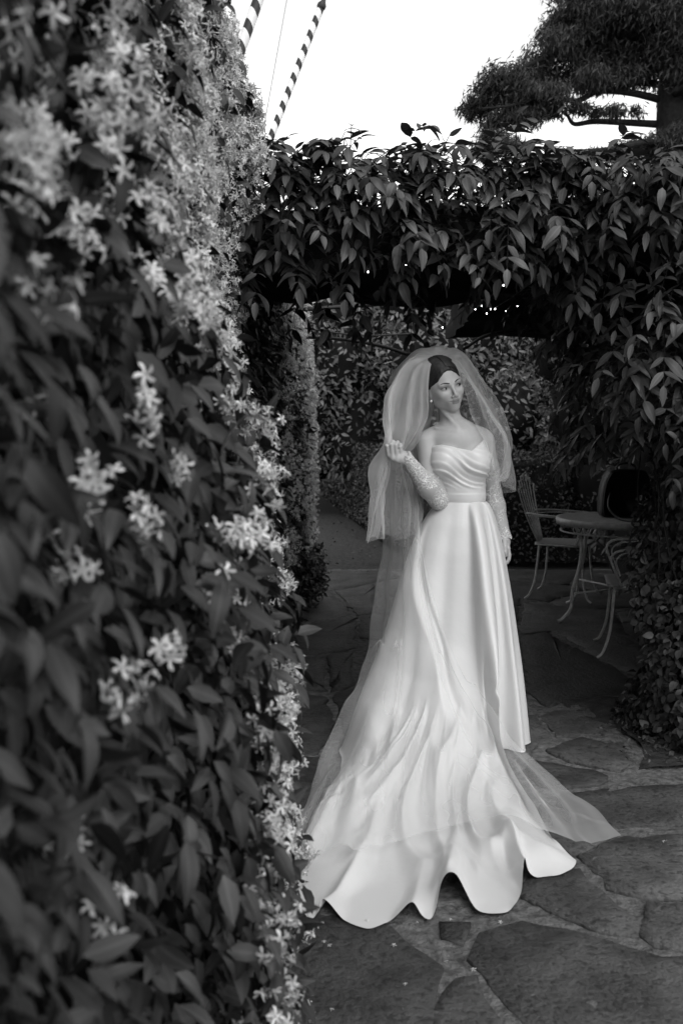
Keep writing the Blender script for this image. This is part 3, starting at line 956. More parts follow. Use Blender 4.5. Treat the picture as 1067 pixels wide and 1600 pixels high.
# the thick fall over the right post
n = 560
a = wr.uniform(0, 1, n)
z = 1.22 + 1.25 * a
X = 1.28 + wr.random(n) * 1.0 - .18 * smoothstep(1.5, 2.2, z) + .10 * smoothstep(1.5, 1.2, z)
Y = 4.06 + wr.normal(size=n) * .05 + .10 * smoothstep(1.6, 1.2, z) - .08 * smoothstep(1.8, 2.3, z)
add(np.stack([X, Y, z], -1), np.column_stack([wr.normal(size=n) * .45 - .35, np.full(n, -.7), wr.uniform(-.55, .25, n)]))
# leaves on the side wall added beyond the table to block sky light
n = 160
X = 2.42 + wr.normal(size=n) * .04; Y = wr.uniform(4.7, 8.9, n); z = wr.uniform(.1, 2.2, n)
add(np.stack([X, Y, z], -1), np.column_stack([np.full(n, -.8), wr.normal(size=n) * .4, wr.uniform(-.6, .1, n)]))
# inner side of that fall, facing the bride
n = 150
z = wr.uniform(1.35, 2.2, n); X = 1.30 + wr.normal(size=n) * .05 - .2 * smoothstep(1.6, 2.2, z); Y = wr.uniform(4.1, 5.0, n)
add(np.stack([X, Y, z], -1), np.column_stack([np.full(n, -.8), wr.normal(size=n) * .4 - .2, wr.uniform(-.6, .1, n)]))
n = 160  # leaves over the rear roof added to shade chairs and table
X = wr.uniform(.95, 3.0, n); Y = wr.uniform(5.9, 8.9, n)
add(np.stack([X, Y, 2.4 + wr.normal(size=n) * .04], -1), np.column_stack([wr.normal(size=(n, 2)) * .7, wr.uniform(-.1, .8, n)]))
# fringe under the roof
n = 80
X = wr.uniform(-.5, 2.3, n); Y = wr.uniform(4.5, 5.9, n); z = 2.12 + wr.normal(size=n) * .02
add(np.stack([X, Y, z], -1), np.column_stack([wr.normal(size=n) * .5, wr.normal(size=n) * .4 - .2, np.full(n, -.6)]))
CPos, COut = np.concatenate(CPos), norm(np.concatenate(COut))
_k = (noise3(CPos * np.array([1, .4, 1.3]), 71, 2, 2.3) > -.28) | (CPos[:, 2] > 2.38)      # tiers with dark gaps between them
CPos, COut = CPos[_k], COut[_k]
LP, LT, LN, LS, stems = [], [], [], [], []
for i in range(len(CPos)):
    o = COut[i]; L_ = wr.uniform(.15, .27); k = wr.integers(3, 7)
    mid = CPos[i] + o * L_ * .55 + np.array([0, 0, .02]); end = CPos[i] + o * L_ + np.array([0, 0, -wr.uniform(.0, .5) * L_])
    path = spline([CPos[i], mid, end], 9)
    T = norm(np.gradient(path, axis=0))
    sidev = norm(np.cross(T, [0, 0, 1.0]) + 1e-6)
    upv = norm(np.cross(sidev, T))
    if i % 2 == 0: stems.append(tube(path[::2], np.linspace(.0022, .0012, 5), 4, False))
    for j in range(k):
        q = 2 + int(5.5 * j / max(1, k - 1))
        for s in (-1, 1):
            LP.append(path[q]); LT.append(sidev[q] * s * .95 + T[q] * .6 + np.array([0, 0, -.16]) + wr.normal(size=3) * .28)
            LN.append(upv[q] + sidev[q] * s * -.1 + np.array([0, -.05, .9]) + wr.normal(size=3) * .32); LS.append(wr.uniform(.045, .125) * (1 - .25 * (j == 0)))
    LP.append(path[-1]); LT.append(T[-1] + np.array([0, 0, -.3])); LN.append(upv[-1] + wr.normal(size=3) * .2); LS.append(wr.uniform(.06, .10))
# upright young shoots against the sky
for i in range(60):
    x = wr.uniform(-.42, .9) if i < 40 else wr.uniform(.9, 2.2); y = wr.uniform(4.2, 4.9)
    b0 = np.array([x, y, 2.37]); h = wr.uniform(.12, .34) * (1.0 if x < .75 else .7)
    path = spline([b0, b0 + [wr.normal() * .05, 0, h * .6], b0 + [wr.normal() * .12, wr.normal() * .05, h]], 8)
    stems.append(tube(path, np.linspace(.003, .0015, 8), 4, False))
    for q in range(2, 8):
        s = 1 if q % 2 else -1
        LP.append(path[q]); LT.append(np.array([s * .8, wr.normal() * .4, .35 + .5 * wr.normal()])); LN.append(wr.normal(size=3) * .6 + [0, -.4, .7]); LS.append(wr.uniform(.045, .085))
LP, LT, LN, LS = np.array(LP), np.array(LT), np.array(LN), np.array(LS)
wl_t = [leaf_template(7, w * 1.05, f, d, tp, tw, .8, True) for w, f, d, tp, tw in ((.44, .22, .22, 1.1, .12), (.46, .35, .35, 1.15, -.2), (.40, .15, .12, 1.1, .3), (.42, .3, .45, 1.2, -.05))]
wl_f = [leaf_template(5, .50, .25, .25, 1.1, .1, 0, True), leaf_template(5, .42, .35, .4, 1.15, -.3, 0, True), leaf_template(5, .42, .15, .15, 1.1, .35, 0, True)]
plant_pieces('leaf', 'foliage', wl_t, wl_f, frames(LT, LN), LS, LP, M['wisteria_leaf'], wis)
obj('stems', mesh_np('stems', *merge(stems)), M['bark'], wis, 'stuff')

# ------------------------------------------------------------------ small leafed creeper on the post foot
cre = empty('creeper', (1.75, 4.3, 0), 'small leafed dark creeper clothing the foot of the pergola post', 'creeper')
cr = np.random.default_rng(14)
n = 9000
z = 1.5 * cr.random(n)
ang = cr.uniform(math.radians(140), math.radians(350), n)
rad = .40 + .05 * np.sin(z * 7 + ang * 3) + .06 * smoothstep(.35, 0, z) + cr.uniform(-.06, .03, n)
P = np.stack([1.80 + rad * 1.05 * np.cos(ang), 4.42 + rad * np.sin(ang), z], -1)
nn0 = np.stack([np.cos(ang), np.sin(ang), np.full(n, .25)], -1)
t = norm(nn0 * .4 + np.array([0, 0, -.6]) + cr.normal(size=(n, 3)) * .6)
nn = norm(nn0 + np.array([0, 0, .4]) + cr.normal(size=(n, 3)) * .45)
ct = [leaf_template(5, .62, .2, .2, .95), leaf_template(5, .7, .3, .3, .9)]
plant_pieces('leaf', 'foliage', ct, [leaf_template(3, .62, .2, .2), leaf_template(3, .66, .3, .3)], frames(t, nn), cr.uniform(.028, .055, n), P, M['creeper_leaf'], cre)
cc = []
for k in range(14):
    a0 = cr.uniform(2.7, 5.6)
    pts = [(1.80 + (.36 + .02 * q) * math.cos(a0 + .15 * cr.normal()), 4.42 + .36 * math.sin(a0 + .1 * cr.normal()), .01 + .27 * q) for q in range(6)]
    cc.append(tube(spline(pts, 18), np.linspace(.007, .003, 18), 5))
obj('stem', mesh_np('stem', *merge(cc)), M['bark'], cre)
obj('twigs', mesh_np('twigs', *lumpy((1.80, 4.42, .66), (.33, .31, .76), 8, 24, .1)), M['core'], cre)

# ------------------------------------------------------------------ string lights under the roof
lm, nt, b = new_mat('lit_bulb')
b.inputs['Base Color'].default_value = grey(.8)
b.inputs['Emission Color'].default_value = grey(1)
b.inputs['Emission Strength'].default_value = 4.0
M['bulb'] = lm
bulbs = [(533, 427), (575, 425), (634, 415), (732, 481), (742, 483), (766, 483), (773, 483), (786, 446), (801, 478), (808, 478), (815, 478), (840, 437), (691, 512), (790, 487), (760, 490), (752, 478)]
pts = sorted([V(a, b_, 5.6 - (.9 if b_ < 450 else 0)) for a, b_ in bulbs], key=lambda p: p[0])
sl = empty('string_lights', pts[0], 'string of tiny lit bulbs under the vine roof', 'string lights')
wire = []
for a_, b_ in zip(pts[:-1], pts[1:]):
    mid = (a_ + b_) / 2 + np.array([0, 0, -.004])
    wire += [a_ + [0, 0, .006], mid + [0, 0, .006]]
wire.append(pts[-1] + [0, 0, .006])
obj('wire', mesh_np('wire', *tube(spline(wire, 90), .0018, 5)), M['iron_dark'], sl)
for p in pts:
    obj('bulb', mesh_np('bulb', *lumpy(p, (.0034, .0034, .005), 1, 10, 0)), M['bulb'], sl)

# ================================================================== garden furniture
M['white_iron'] = plain('white_painted_iron', .38, .45, .5, var=.25, scale=30)
M['seat_iron'] = plain('pierced_seat', .22, .55, .4, var=.2, scale=40)
M['bag'] = plain('black_leather', .004, .5, .4, bump=.3, bscale=150)

def rot2(p, a):
    c, s = math.cos(a), math.sin(a)
    p = np.asarray(p, float)
    return np.stack([p[..., 0] * c - p[..., 1] * s, p[..., 0] * s + p[..., 1] * c, p[..., 2]], -1)

def rounded_slab(w, d, z, th, rnd=.06, n=6):
    """seat plate, front towards +X"""
    pts = []
    for cx_, cy_, a0 in ((w / 2 - rnd, d / 2 - rnd, 0), (-w / 2 + rnd, d / 2 * .86 - rnd, 90), (-w / 2 + rnd, -d / 2 * .86 + rnd, 180), (w / 2 - rnd, -d / 2 + rnd, 270)):
        for k in range(n + 1):
            a = math.radians(a0 + 90 * k / n)
            pts.append((cx_ + rnd * math.cos(a), cy_ + rnd * math.sin(a)))
    pts = np.array(pts); m_ = len(pts)
    rings = [np.column_stack([pts * s, np.full(m_, zz)]) for s, zz in ((.96, z - th), (1, z - th * .7), (1, z - .003), (.985, z), (.80, z - .008))]
    v = np.concatenate(rings)
    j = np.arange(m_); k = (j + 1) % m_
    q = np.concatenate([np.stack([a * m_ + j, a * m_ + k, (a + 1) * m_ + k, (a + 1) * m_ + j], 1) for a in range(4)])
    return v, [q, np.arange(m_)[::-1][None], (np.arange(m_) + 4 * m_)[None]]

def garden_chair(loc, ang, label):
    """wrought iron armchair with a fan of curled rods; sits facing local +X"""
    root = empty('garden_chair', loc, label, 'chair', 'wrought iron garden chairs')
    loc = np.asarray(loc, float)
    def put(name, vf, m):
        v, f = vf
        return obj(name, mesh_np(name, rot2(v, ang) + loc, f), m, root)
    put('seat', rounded_slab(.42, .42, .45, .022), M['seat_iron'])
    # fan back
    nrod = 7
    for k in range(nrod):
        s = (k - (nrod - 1) / 2) / ((nrod - 1) / 2)
        y0, y1 = s * .085, s * .245
        h = .955 - .10 * s * s
        bot = np.array([-.195, y0, .445]); top_ = np.array([-.345 + .03 * s * s, y1, h])
        mid = (bot + top_) / 2 + np.array([-.01, s * .018, 0])
        cdir = -np.sign(s) if s != 0 else 1
        cr_ = .040
        c = top_ + np.array([0, cdir * cr_, 0])
        curl = [c + np.array([.004 * q, -cdir * cr_ * (1 - .07 * q) * math.cos(q * .55), cr_ * (1 - .07 * q) * math.sin(q * .55)]) for q in range(0, 10)]
        put('back_rod', tube(spline([bot, mid] + curl, 40), .0056, 6), M['white_iron'])
    # arms: from the back round to the seat front
    for s in (-1, 1):
        A = [(-.275, s * .165, .68), (-.12, s * .25, .675), (.06, s * .275, .665), (.155, s * .27, .655), (.195, s * .262, .61), (.17, s * .245, .53), (.13, s * .215, .44)]
        put('arm', tube(spline(A, 34), .0075, 7), M['white_iron'])
        B = [(-.26, s * .15, .655), (-.1, s * .225, .66), (.05, s * .25, .65), (.13, s * .246, .635), (.165, s * .238, .59), (.145, s * .225, .52), (.12, s * .205, .44)]
        put('arm_rail', tube(spline(B, 34), .0045, 6), M['white_iron'])
    put('back_band', tube(spline([(-.275, -.165, .68), (-.268, 0, .66), (-.275, .165, .68)], 14), .006, 6), M['white_iron'])
    rim = spline([(.2, -.15, .435), (.2, .15, .435), (.14, .2, .435), (-.16, .175, .435), (-.2, .1, .435), (-.2, -.1, .435), (-.16, -.175, .435), (.14, -.2, .435), (.2, -.15, .435)], 60)
    put('seat_rim', tube(rim, .007, 6), M['white_iron'])
    for sx, sy in ((1, 1), (1, -1), (-1, 1), (-1, -1)):
        L_ = [(.165 * sx, .165 * sy, .435), (.175 * sx, .175 * sy, .30), (.19 * sx, .19 * sy, .15), (.225 * sx, .215 * sy, .04), (.26 * sx, .24 * sy, .008)]
        put('leg', tube(spline(L_, 22), np.linspace(.010, .008, 22), 7), M['white_iron'])
    return root

garden_chair((1.78, 7.9, .004), math.radians(-24), 'white iron armchair with fan back of curled rods behind the table')
garden_chair((1.83, 6.02, .004), math.radians(168), 'white iron armchair half hidden behind the creeper on the post')

def garden_table(loc, label, R_=.43):
    root = empty('garden_table', loc, label, 'table')
    loc = np.asarray(loc, float)
    n = 48
    a = np.linspace(0, 2 * np.pi, n, endpoint=False)
    rings = [(R_ - .015, .675), (R_, .675), (R_ + .004, .70), (R_, .72), (R_ - .02, .722), (R_ - .035, .714)]
    v = np.concatenate([np.column_stack([np.cos(a) * r, np.sin(a) * r, np.full(n, z)]) for r, z in rings]) + loc
    j = np.arange(n); k = (j + 1) % n
    q = np.concatenate([np.stack([i * n + j, i * n + k, (i + 1) * n + k, (i + 1) * n + j], 1) for i in range(5)])
    obj('tabletop', mesh_np('tabletop', v, [q, np.arange(n)[::-1][None], (np.arange(n) + 5 * n)[None]]), M['white_iron'], root)
    ringp = np.column_stack([np.cos(np.linspace(0, 2 * np.pi, 60)) * (R_ - .03), np.sin(np.linspace(0, 2 * np.pi, 60)) * (R_ - .03), np.full(60, .625)]) + loc
    obj('apron_ring', mesh_np('apron_ring', *tube(ringp, .006, 6, False)), M['white_iron'], root)
    for k2 in range(12):
        b_ = 2 * math.pi * k2 / 12
        c = loc + np.array([math.cos(b_) * (R_ - .03), math.sin(b_) * (R_ - .03), .652])
        tt = np.array([-math.sin(b_), math.cos(b_), 0])
        th = np.linspace(0, 2 * np.pi, 16)
        cp = c + np.cos(th)[:, None] * tt * .022 + np.sin(th)[:, None] * np.array([0, 0, .022])
        obj('apron_loop', mesh_np('apron_loop', *tube(cp, .004, 5, False)), M['white_iron'], root)
    feet = []
    for k2 in range(4):
        b_ = math.radians(208 + 90 * k2)
        u = np.array([math.cos(b_), math.sin(b_), 0])
        pts = [loc + u * r + np.array([0, 0, z]) for r, z in ((R_ - .05, .67), (R_ - .10, .56), (R_ - .09, .40), (R_ - .03, .22), (R_ - .02, .10), (R_ + .05, .03), (R_ + .09, .012))]
        obj('leg', mesh_np('leg', *tube(spline(pts, 28), .0125, 8)), M['white_iron'], root)
        feet.append(loc + u * (R_ - .03) + np.array([0, 0, .2]))
    for p, q_ in ((0, 2), (1, 3)):
        obj('stretcher', mesh_np('stretcher', *tube(np.array([feet[p] + [0, 0, .014 * p], feet[q_] + [0, 0, .014 * p]]), .007, 7)), M['white_iron'], root)
    return root
garden_table((1.98, 7.12, .004), 'round white iron garden table partly behind the creeper')

# dark bag standing on the table
bag = empty('handbag', (2.06, 7.22, .72), 'black bag standing on the white garden table', 'bag')
prof = [(-.17, 0), (.17, 0), (.185, .05), (.175, .2), (.14, .30), (.09, .335), (-.09, .335), (-.14, .30), (-.175, .2), (-.185, .05)]
pf = spline([(x, 0, z) for x, z in prof] + [(prof[0][0], 0, prof[0][1])], 48)[:-1]
rings = []
for yy, s in ((-.075, .93), (-.065, 1), (.065, 1), (.075, .93)):
    c = np.array([0, 0, .16]); rings.append((pf - c) * s + c + np.array([0, yy, 0]))
m_ = len(pf); v = np.concatenate(rings) + np.array([2.06, 7.22, .727])
j = np.arange(m_); k = (j + 1) % m_
q = np.concatenate([np.stack([a * m_ + j, a * m_ + k, (a + 1) * m_ + k, (a + 1) * m_ + j], 1) for a in range(3)])
obj('bag_body', mesh_np('bag_body', v, [q, np.arange(m_)[None], (np.arange(m_)[::-1] + 3 * m_)[None]]), M['bag'], bag)
obj('strap', mesh_np('strap', *tube(spline([(1.93, 7.14, .9), (1.90, 7.05, .80), (1.95, 6.95, .735), (2.02, 6.80, .732), (2.08, 6.715, .735), (2.09, 6.69, .70)], 26), .011, 6)), M['bag'], bag)
obj('handle', mesh_np('handle', *tube(spline([(1.99, 7.22, 1.04), (2.0, 7.22, 1.09), (2.06, 7.22, 1.11), (2.12, 7.22, 1.09), (2.13, 7.22, 1.04)], 20), .008, 6)), M['bag'], bag)

# ================================================================== the bride
YB = 4.32
def B(px, py, dy=0.0): return V(px, py, YB + dy)

# ---- signed distance modelling: one smooth continuous body
def sd_ball(p, c, r): return np.linalg.norm(p - c, axis=1) - r
def sd_ell(p, c, r):
    q = (p - c) / r
    k0 = np.linalg.norm(q, axis=1); k1 = np.linalg.norm(q / r, axis=1)
    return k0 * (k0 - 1) / np.maximum(k1, 1e-6)
def sd_cone(p, a, b, ra, rb):
    a, b = np.asarray(a, float), np.asarray(b, float)
    ba = b - a
    h = np.clip(((p - a) @ ba) / max(ba @ ba, 1e-9), 0, 1)
    return np.linalg.norm(p - a - h[:, None] * ba, axis=1) - (ra + (rb - ra) * h)
def smin(a, b, k):
    h = np.clip(.5 + .5 * (b - a) / k, 0, 1)
    return b + (a - b) * h - k * h * (1 - h)
def smax(a, b, k): return -smin(-a, -b, k)
def chain(p, pts, rad, k=.01):
    d = None
    for i in range(len(pts) - 1):
        q = sd_cone(p, pts[i], pts[i + 1], rad[i], rad[i + 1])
        d = q if d is None else smin(d, q, k)
    return d

def surface(fn, lo, hi, h):
    """naive surface nets"""
    lo = np.asarray(lo, float); n = np.ceil((np.asarray(hi) - lo) / h).astype(int) + 1
    ax = [lo[i] + h * np.arange(n[i]) for i in range(3)]
    D = np.empty(n, np.float32)
    for i in range(n[0]):           # slab by slab keeps memory small
        yy, zz = np.meshgrid(ax[1], ax[2], indexing='ij')
        D[i] = fn(np.column_stack([np.full(yy.size, ax[0][i]), yy.ravel(), zz.ravel()])).reshape(n[1], n[2])
    S = D < 0
    c = n - 1
    corner = [(i, j, k) for i in (0, 1) for j in (0, 1) for k in (0, 1)]
    sl = lambda A, o: A[o[0]:o[0] + c[0], o[1]:o[1] + c[1], o[2]:o[2] + c[2]]
    cnt = sum(sl(S, o).astype(np.int8) for o in corner)
    act = (cnt > 0) & (cnt < 8)
    idx = np.argwhere(act)
    num = np.full(act.shape, -1, np.int64); num[act] = np.arange(len(idx))
    acc = np.zeros((len(idx), 3)); w = np.zeros(len(idx))
    vals = {o: D[idx[:, 0] + o[0], idx[:, 1] + o[1], idx[:, 2] + o[2]] for o in corner}
    for a in corner:
        for d in range(3):
            if a[d]: continue
            b = list(a); b[d] = 1; b = tuple(b)
            va, vb = vals[a], vals[b]
            m = (va < 0) != (vb < 0)
            t = va[m] / (va[m] - vb[m])
            pt = np.tile(np.array(a, float), (m.sum(), 1)); pt[:, d] = t
            acc[m] += pt; w[m] += 1
    vert = lo + h * (idx + acc / w[:, None])
    faces = []
    for d in range(3):
        u, v = (d + 1) % 3, (d + 2) % 3
        s0 = [slice(1, c[i]) for i in range(3)]
        a_ = [slice(1, c[i]) for i in range(3)]; b_ = [slice(1, c[i]) for i in range(3)]
        a_[d] = slice(0, c[d]); b_[d] = slice(1, c[d] + 1)
        A_, B_ = S[tuple(a_)], S[tuple(b_)]
        ch = np.argwhere(A_ != B_)
        if not len(ch): continue
        base = ch + np.array([0 if i == d else 1 for i in range(3)])
        inside_ = S[base[:, 0], base[:, 1], base[:, 2]]
        def cell(du, dv):
            q = base.copy(); q[:, u] += du; q[:, v] += dv
            return num[q[:, 0], q[:, 1], q[:, 2]]
        q = np.stack([cell(-1, -1), cell(0, -1), cell(0, 0), cell(-1, 0)], 1)
        q[~inside_] = q[~inside_][:, ::-1]
        faces.append(q[(q >= 0).all(1)])
    return vert, [np.concatenate(faces)]

# ---- head frame
yaw, roll = math.radians(19), math.radians(16)
h_f = np.array([math.sin(yaw), -math.cos(yaw), 0.0])
h_r0 = np.array([math.cos(yaw), math.sin(yaw), 0.0]); h_u0 = np.array([0, 0, 1.0])
h_r = h_r0 * math.cos(roll) + h_u0 * math.sin(roll)
h_u = h_u0 * math.cos(roll) - h_r0 * math.sin(roll)
pitch_ = math.radians(6)                     # chin a little down
h_f, h_u = h_f * math.cos(pitch_) - h_u * math.sin(pitch_), h_u * math.cos(pitch_) + h_f * math.sin(pitch_)
HM = np.stack([h_r, h_f, h_u], 1)            # columns
HO = B(693, 602.5, .02)
def to_head(p): return (p - HO) @ HM
def from_head(q): return np.asarray(q) @ HM.T + HO

def sd_head(q):
    """q in head coordinates: x to the viewer's side, y out of the face, z up"""
    d = sd_ell(q, (0, -.018, .030), (.073, .092, .088))
    d = smin(d, sd_ell(q, (0, .016, -.018), (.067, .068, .093)), .03)
    d = smin(d, sd_ball(q, (0, .060, -.090), .0205), .035)
    for s in (-1, 1):
        d = smin(d, sd_ball(q, (s * .040, .014, -.060), .020), .03)
        d = smin(d, sd_ball(q, (s * .037, .056, -.027), .021), .022)
    d = smin(d, sd_ell(q, (0, .067, -.060), (.027, .021, .022)), .02)
    ax = np.abs(q[:, 0]); qs = np.column_stack([ax, q[:, 1], q[:, 2]])
    d = smin(d, sd_cone(qs, (.012, .080, .015), (.045, .064, .018), .008, .006), .014)
    d = smax(d, -sd_ball(qs, (.032, .097, -.002), .0165), .014)
    d = smin(d, sd_ball(qs, (.032, .0645, -.001), .0145), .005)
    d = smin(d, sd_cone(q, (0, .081, .006), (0, .1025, -.034), .0062, .0078), .010)
    d = smin(d, sd_ball(qs, (.0105, .0935, -.0390), .0060), .009)
    up = smin(chain(qs, [(0, .0872, -.0580), (.009, .0862, -.0574), (.026, .0765, -.0562)], (.0034, .0036, .0018), .003),
              chain(qs, [(0, .0868, -.0675), (.010, .0852, -.0665), (.024, .0768, -.0590)], (.0040, .0038, .0016), .003), .0012)
    d = smin(d, up, .006)
    d = smax(d, -chain(qs, [(0, .0930, -.0626), (.010, .0915, -.0618), (.027, .0810, -.0570)], (.0016, .0016, .0010), .002), .002)
    # ears
    d = smin(d, sd_ell(qs, (.071, -.004, -.016), (.008, .016, .028)), .008)
    return d
def sd_lips(q):
    qs = np.column_stack([np.abs(q[:, 0]), q[:, 1], q[:, 2]])
    return smin(chain(qs, [(0, .0872, -.0580), (.009, .0862, -.0574), (.026, .0765, -.0562)], (.0034, .0036, .0018), .003),
                chain(qs, [(0, .0868, -.0675), (.010, .0852, -.0665), (.024, .0768, -.0590)], (.0040, .0038, .0016), .003), .0012)

# ---- torso and arms in the scene
R_SH, R_EL, R_WR = B(665, 690, .02), B(685, 782, -.035), B(634, 716, -.105)
L_SH, L_EL, L_WR = B(757, 689, .045), B(770, 772, .085), B(787, 836, .055)
def sd_trunk(p):
    d = sd_ell(p, B(716, 712, .025), (.112, .080, .165))
    d = smin(d, sd_ell(p, B(723, 772, .022), (.088, .070, .13)), .05)
    d = smin(d, sd_ell(p, B(712, 688, .012), (.108, .066, .062)), .04)
    d = smin(d, sd_ball(p, B(695, 722, -.032), .053), .045)
    d = smin(d, sd_ball(p, B(743, 722, -.022), .053), .045)
    return d
def arm_r(p, o=0.0):
    return chain(p, [R_SH, B(671, 735, -.005), R_EL, B(668, 761, -.065), R_WR], np.array([.045, .044, .036, .040, .0245]) + o, .02)
def arm_l(p, o=0.0):
    return chain(p, [L_SH, B(763, 730, .075), L_EL, B(774, 790, .08), L_WR], np.array([.043, .041, .034, .036, .0235]) + o, .02)
def sd_hand_r(p):
    mcp = [B(607, 711, -.128), B(613, 716, -.130), B(620, 719, -.128), B(627, 720, -.122)]
    pip = [B(604, 697, -.140), B(611, 695, -.143), B(618, 695.5, -.141), B(625, 698, -.134)]
    dip = [B(607, 691, -.122), B(614, 690, -.124), B(621, 691, -.122), B(627, 694, -.118)]
    tip = [B(612, 695, -.108), B(618, 696, -.108), B(624, 697, -.108), B(629, 699, -.106)]
    d = sd_cone(p, R_WR, B(624, 714, -.115), .024, .022)
    for m_ in mcp: d = smin(d, sd_cone(p, B(628, 715, -.112), m_, .019, .0105), .012)
    f = None
    for m_, a, b, c, s in zip(mcp, pip, dip, tip, (1, 1.03, 1, .88)):
        q = chain(p, [m_, a, b, c], np.array([.0098, .0088, .0080, .0068]) * s, .003)
        f = q if f is None else smin(f, q, .0015)
    d = smin(d, f, .005)
    th = chain(p, [B(629, 709, -.105), B(621, 699, -.095), B(612, 691, -.098), B(606, 688, -.118)], (.0125, .0105, .0090, .0070), .004)
    return smin(d, th, .004)
def sd_hand_l(p):
    d = sd_cone(p, L_WR, B(790, 846, .05), .0215, .020)
    f = None
    for k in range(4):
        o = (k - 1.5)
        m_ = B(793.0, 857, .05 + o * .0185)
        d = smin(d, sd_cone(p, B(790, 846, .05 + o * .009), m_, .013, .0100), .010)
        q = chain(p, [m_, B(795.5 - .4 * abs(o), 867, .048 + o * .0185), B(794.5, 875 - 1.2 * abs(o), .044 + o * .017), B(791.5, 881 - 2 * abs(o), .04 + o * .016)], (.0096, .0087, .0079, .0066), .003)
        f = q if f is None else smin(f, q, .0015)
    d = smin(d, f, .005)
    th = chain(p, [B(788, 843, .03), B(788, 853, .005), B(789, 862, .0), B(790, 868, .002)], (.0125, .0105, .009, .007), .004)
    return smin(d, th, .004)
def sd_body(p):
    d = sd_trunk(p)
    d = smin(d, sd_cone(p, B(676, 683, .030), B(750, 682, .045), .040, .040), .03)
    d = smin(d, sd_cone(p, B(708, 676, .040), B(697, 620, .042), .046, .043), .022)
    for a, b in ((B(703, 664, .06), B(676, 680, .045)), (B(708, 664, .06), B(744, 678, .06))):
        d = smin(d, sd_cone(p, a, b, .026, .026), .03)
    # collar bones and the hollow between them, neck tendon
    d = smin(d, sd_cone(p, B(714, 674, -.040), B(680, 668, -.004), .005, .003), .016)
    d = smin(d, sd_cone(p, B(722, 674, -.038), B(748, 668, .010), .005, .003), .016)
    d = smin(d, sd_cone(p, B(715, 668, -.028), B(690, 640, .010), .004, .005), .022)
    d = smin(d, arm_r(p), .022)
    d = smin(d, arm_l(p), .022)
    d = smin(d, sd_hand_r(p), .010)
    d = smin(d, sd_hand_l(p), .010)
    return d
def sd_all(p):
    d = sd_body(p)
    q = to_head(p)
    near = (np.abs(q) < .16).all(1)
    if near.any():
        e = sd_head(q[near]); d[near] = smin(d[near], e, .010)
    return d

bride = empty('person', (.53, YB, 0), 'bride in a strapless white satin gown holding out her long veil', 'person')

# skin
def skin_mat():
    m, nt, b = new_mat('skin')
    at = nt.nodes.new('ShaderNodeAttribute'); at.attribute_name = 'tone'
    n = nt.nodes.new('ShaderNodeTexNoise'); n.inputs['Scale'].default_value = 40
    mr = nt.nodes.new('ShaderNodeMapRange'); mr.inputs['To Min'].default_value = .93; mr.inputs['To Max'].default_value = 1.07
    mu = nt.nodes.new('ShaderNodeMath'); mu.operation = 'MULTIPLY'
    nt.links.new(n.outputs['Fac'], mr.inputs['Value']); nt.links.new(mr.outputs[0], mu.inputs[1])
    nt.links.new(at.outputs['Fac'], mu.inputs[0]); nt.links.new(mu.outputs[0], b.inputs['Base Color'])
    b.inputs['Roughness'].default_value = .42
    b.inputs['Specular IOR Level'].default_value = .45
    b.inputs['Subsurface Weight'].default_value = .12
    b.inputs['Subsurface Radius'].default_value = (.006, .006, .006)
    b.inputs['Subsurface Scale'].default_value = 1.0
    return m
M['skin'] = skin_mat()
neck_z = B(700, 652, 0)[2]
head_part = surface(lambda p: smax(sd_all(p), neck_z - .012 - p[:, 2], .0005), HO + [-.14, -.16, -.16], HO + [.14, .13, .15], .0024)
lo = np.array([B(598, 700, 0)[0], YB - .22, 1.02]); hi = np.array([B(805, 700, 0)[0], YB + .22, neck_z + .01])
lo[2] = B(790, 890, 0)[2]
body_part = surface(lambda p: smax(sd_all(p), p[:, 2] - neck_z, .0005), lo, hi, .0042)
bv, bf = merge([head_part, body_part])
me = mesh_np('body', bv, bf)
q = to_head(bv)
tone = np.full(len(bv), .37)
inh = (np.abs(q) < .16).all(1) & (bv[:, 2] > neck_z - .01)
lip = np.zeros(len(bv)); lip[inh] = smoothstep(.0036, .0014, sd_lips(q[inh]))
tone = tone * (1 - lip) + .17 * lip
qq = np.column_stack([np.abs(q[:, 0]), q[:, 1], q[:, 2]])
ml = np.zeros(len(bv)); ml[inh] = smoothstep(.0030, .0012, chain(qq[inh], [(0, .0900, -.0626), (.010, .0885, -.0618), (.024, .0790, -.0568)], (.0006, .0006, .0006), .001))
tone = tone * (1 - .4 * ml)
qs = np.column_stack([np.abs(q[:, 0]), q[:, 1], q[:, 2]])
sh = np.exp(-(((qs[:, 0] - .034) / .018) ** 2 + ((qs[:, 2] - .004) / .0075) ** 2)) * (q[:, 1] > .04) * inh      # eye make-up
tone = tone * (1 - .72 * sh)
at = me.attributes.new('tone', 'FLOAT', 'POINT'); at.data.foreach_set('value', tone.astype(np.float32))
obj('body', me, M['skin'], bride)

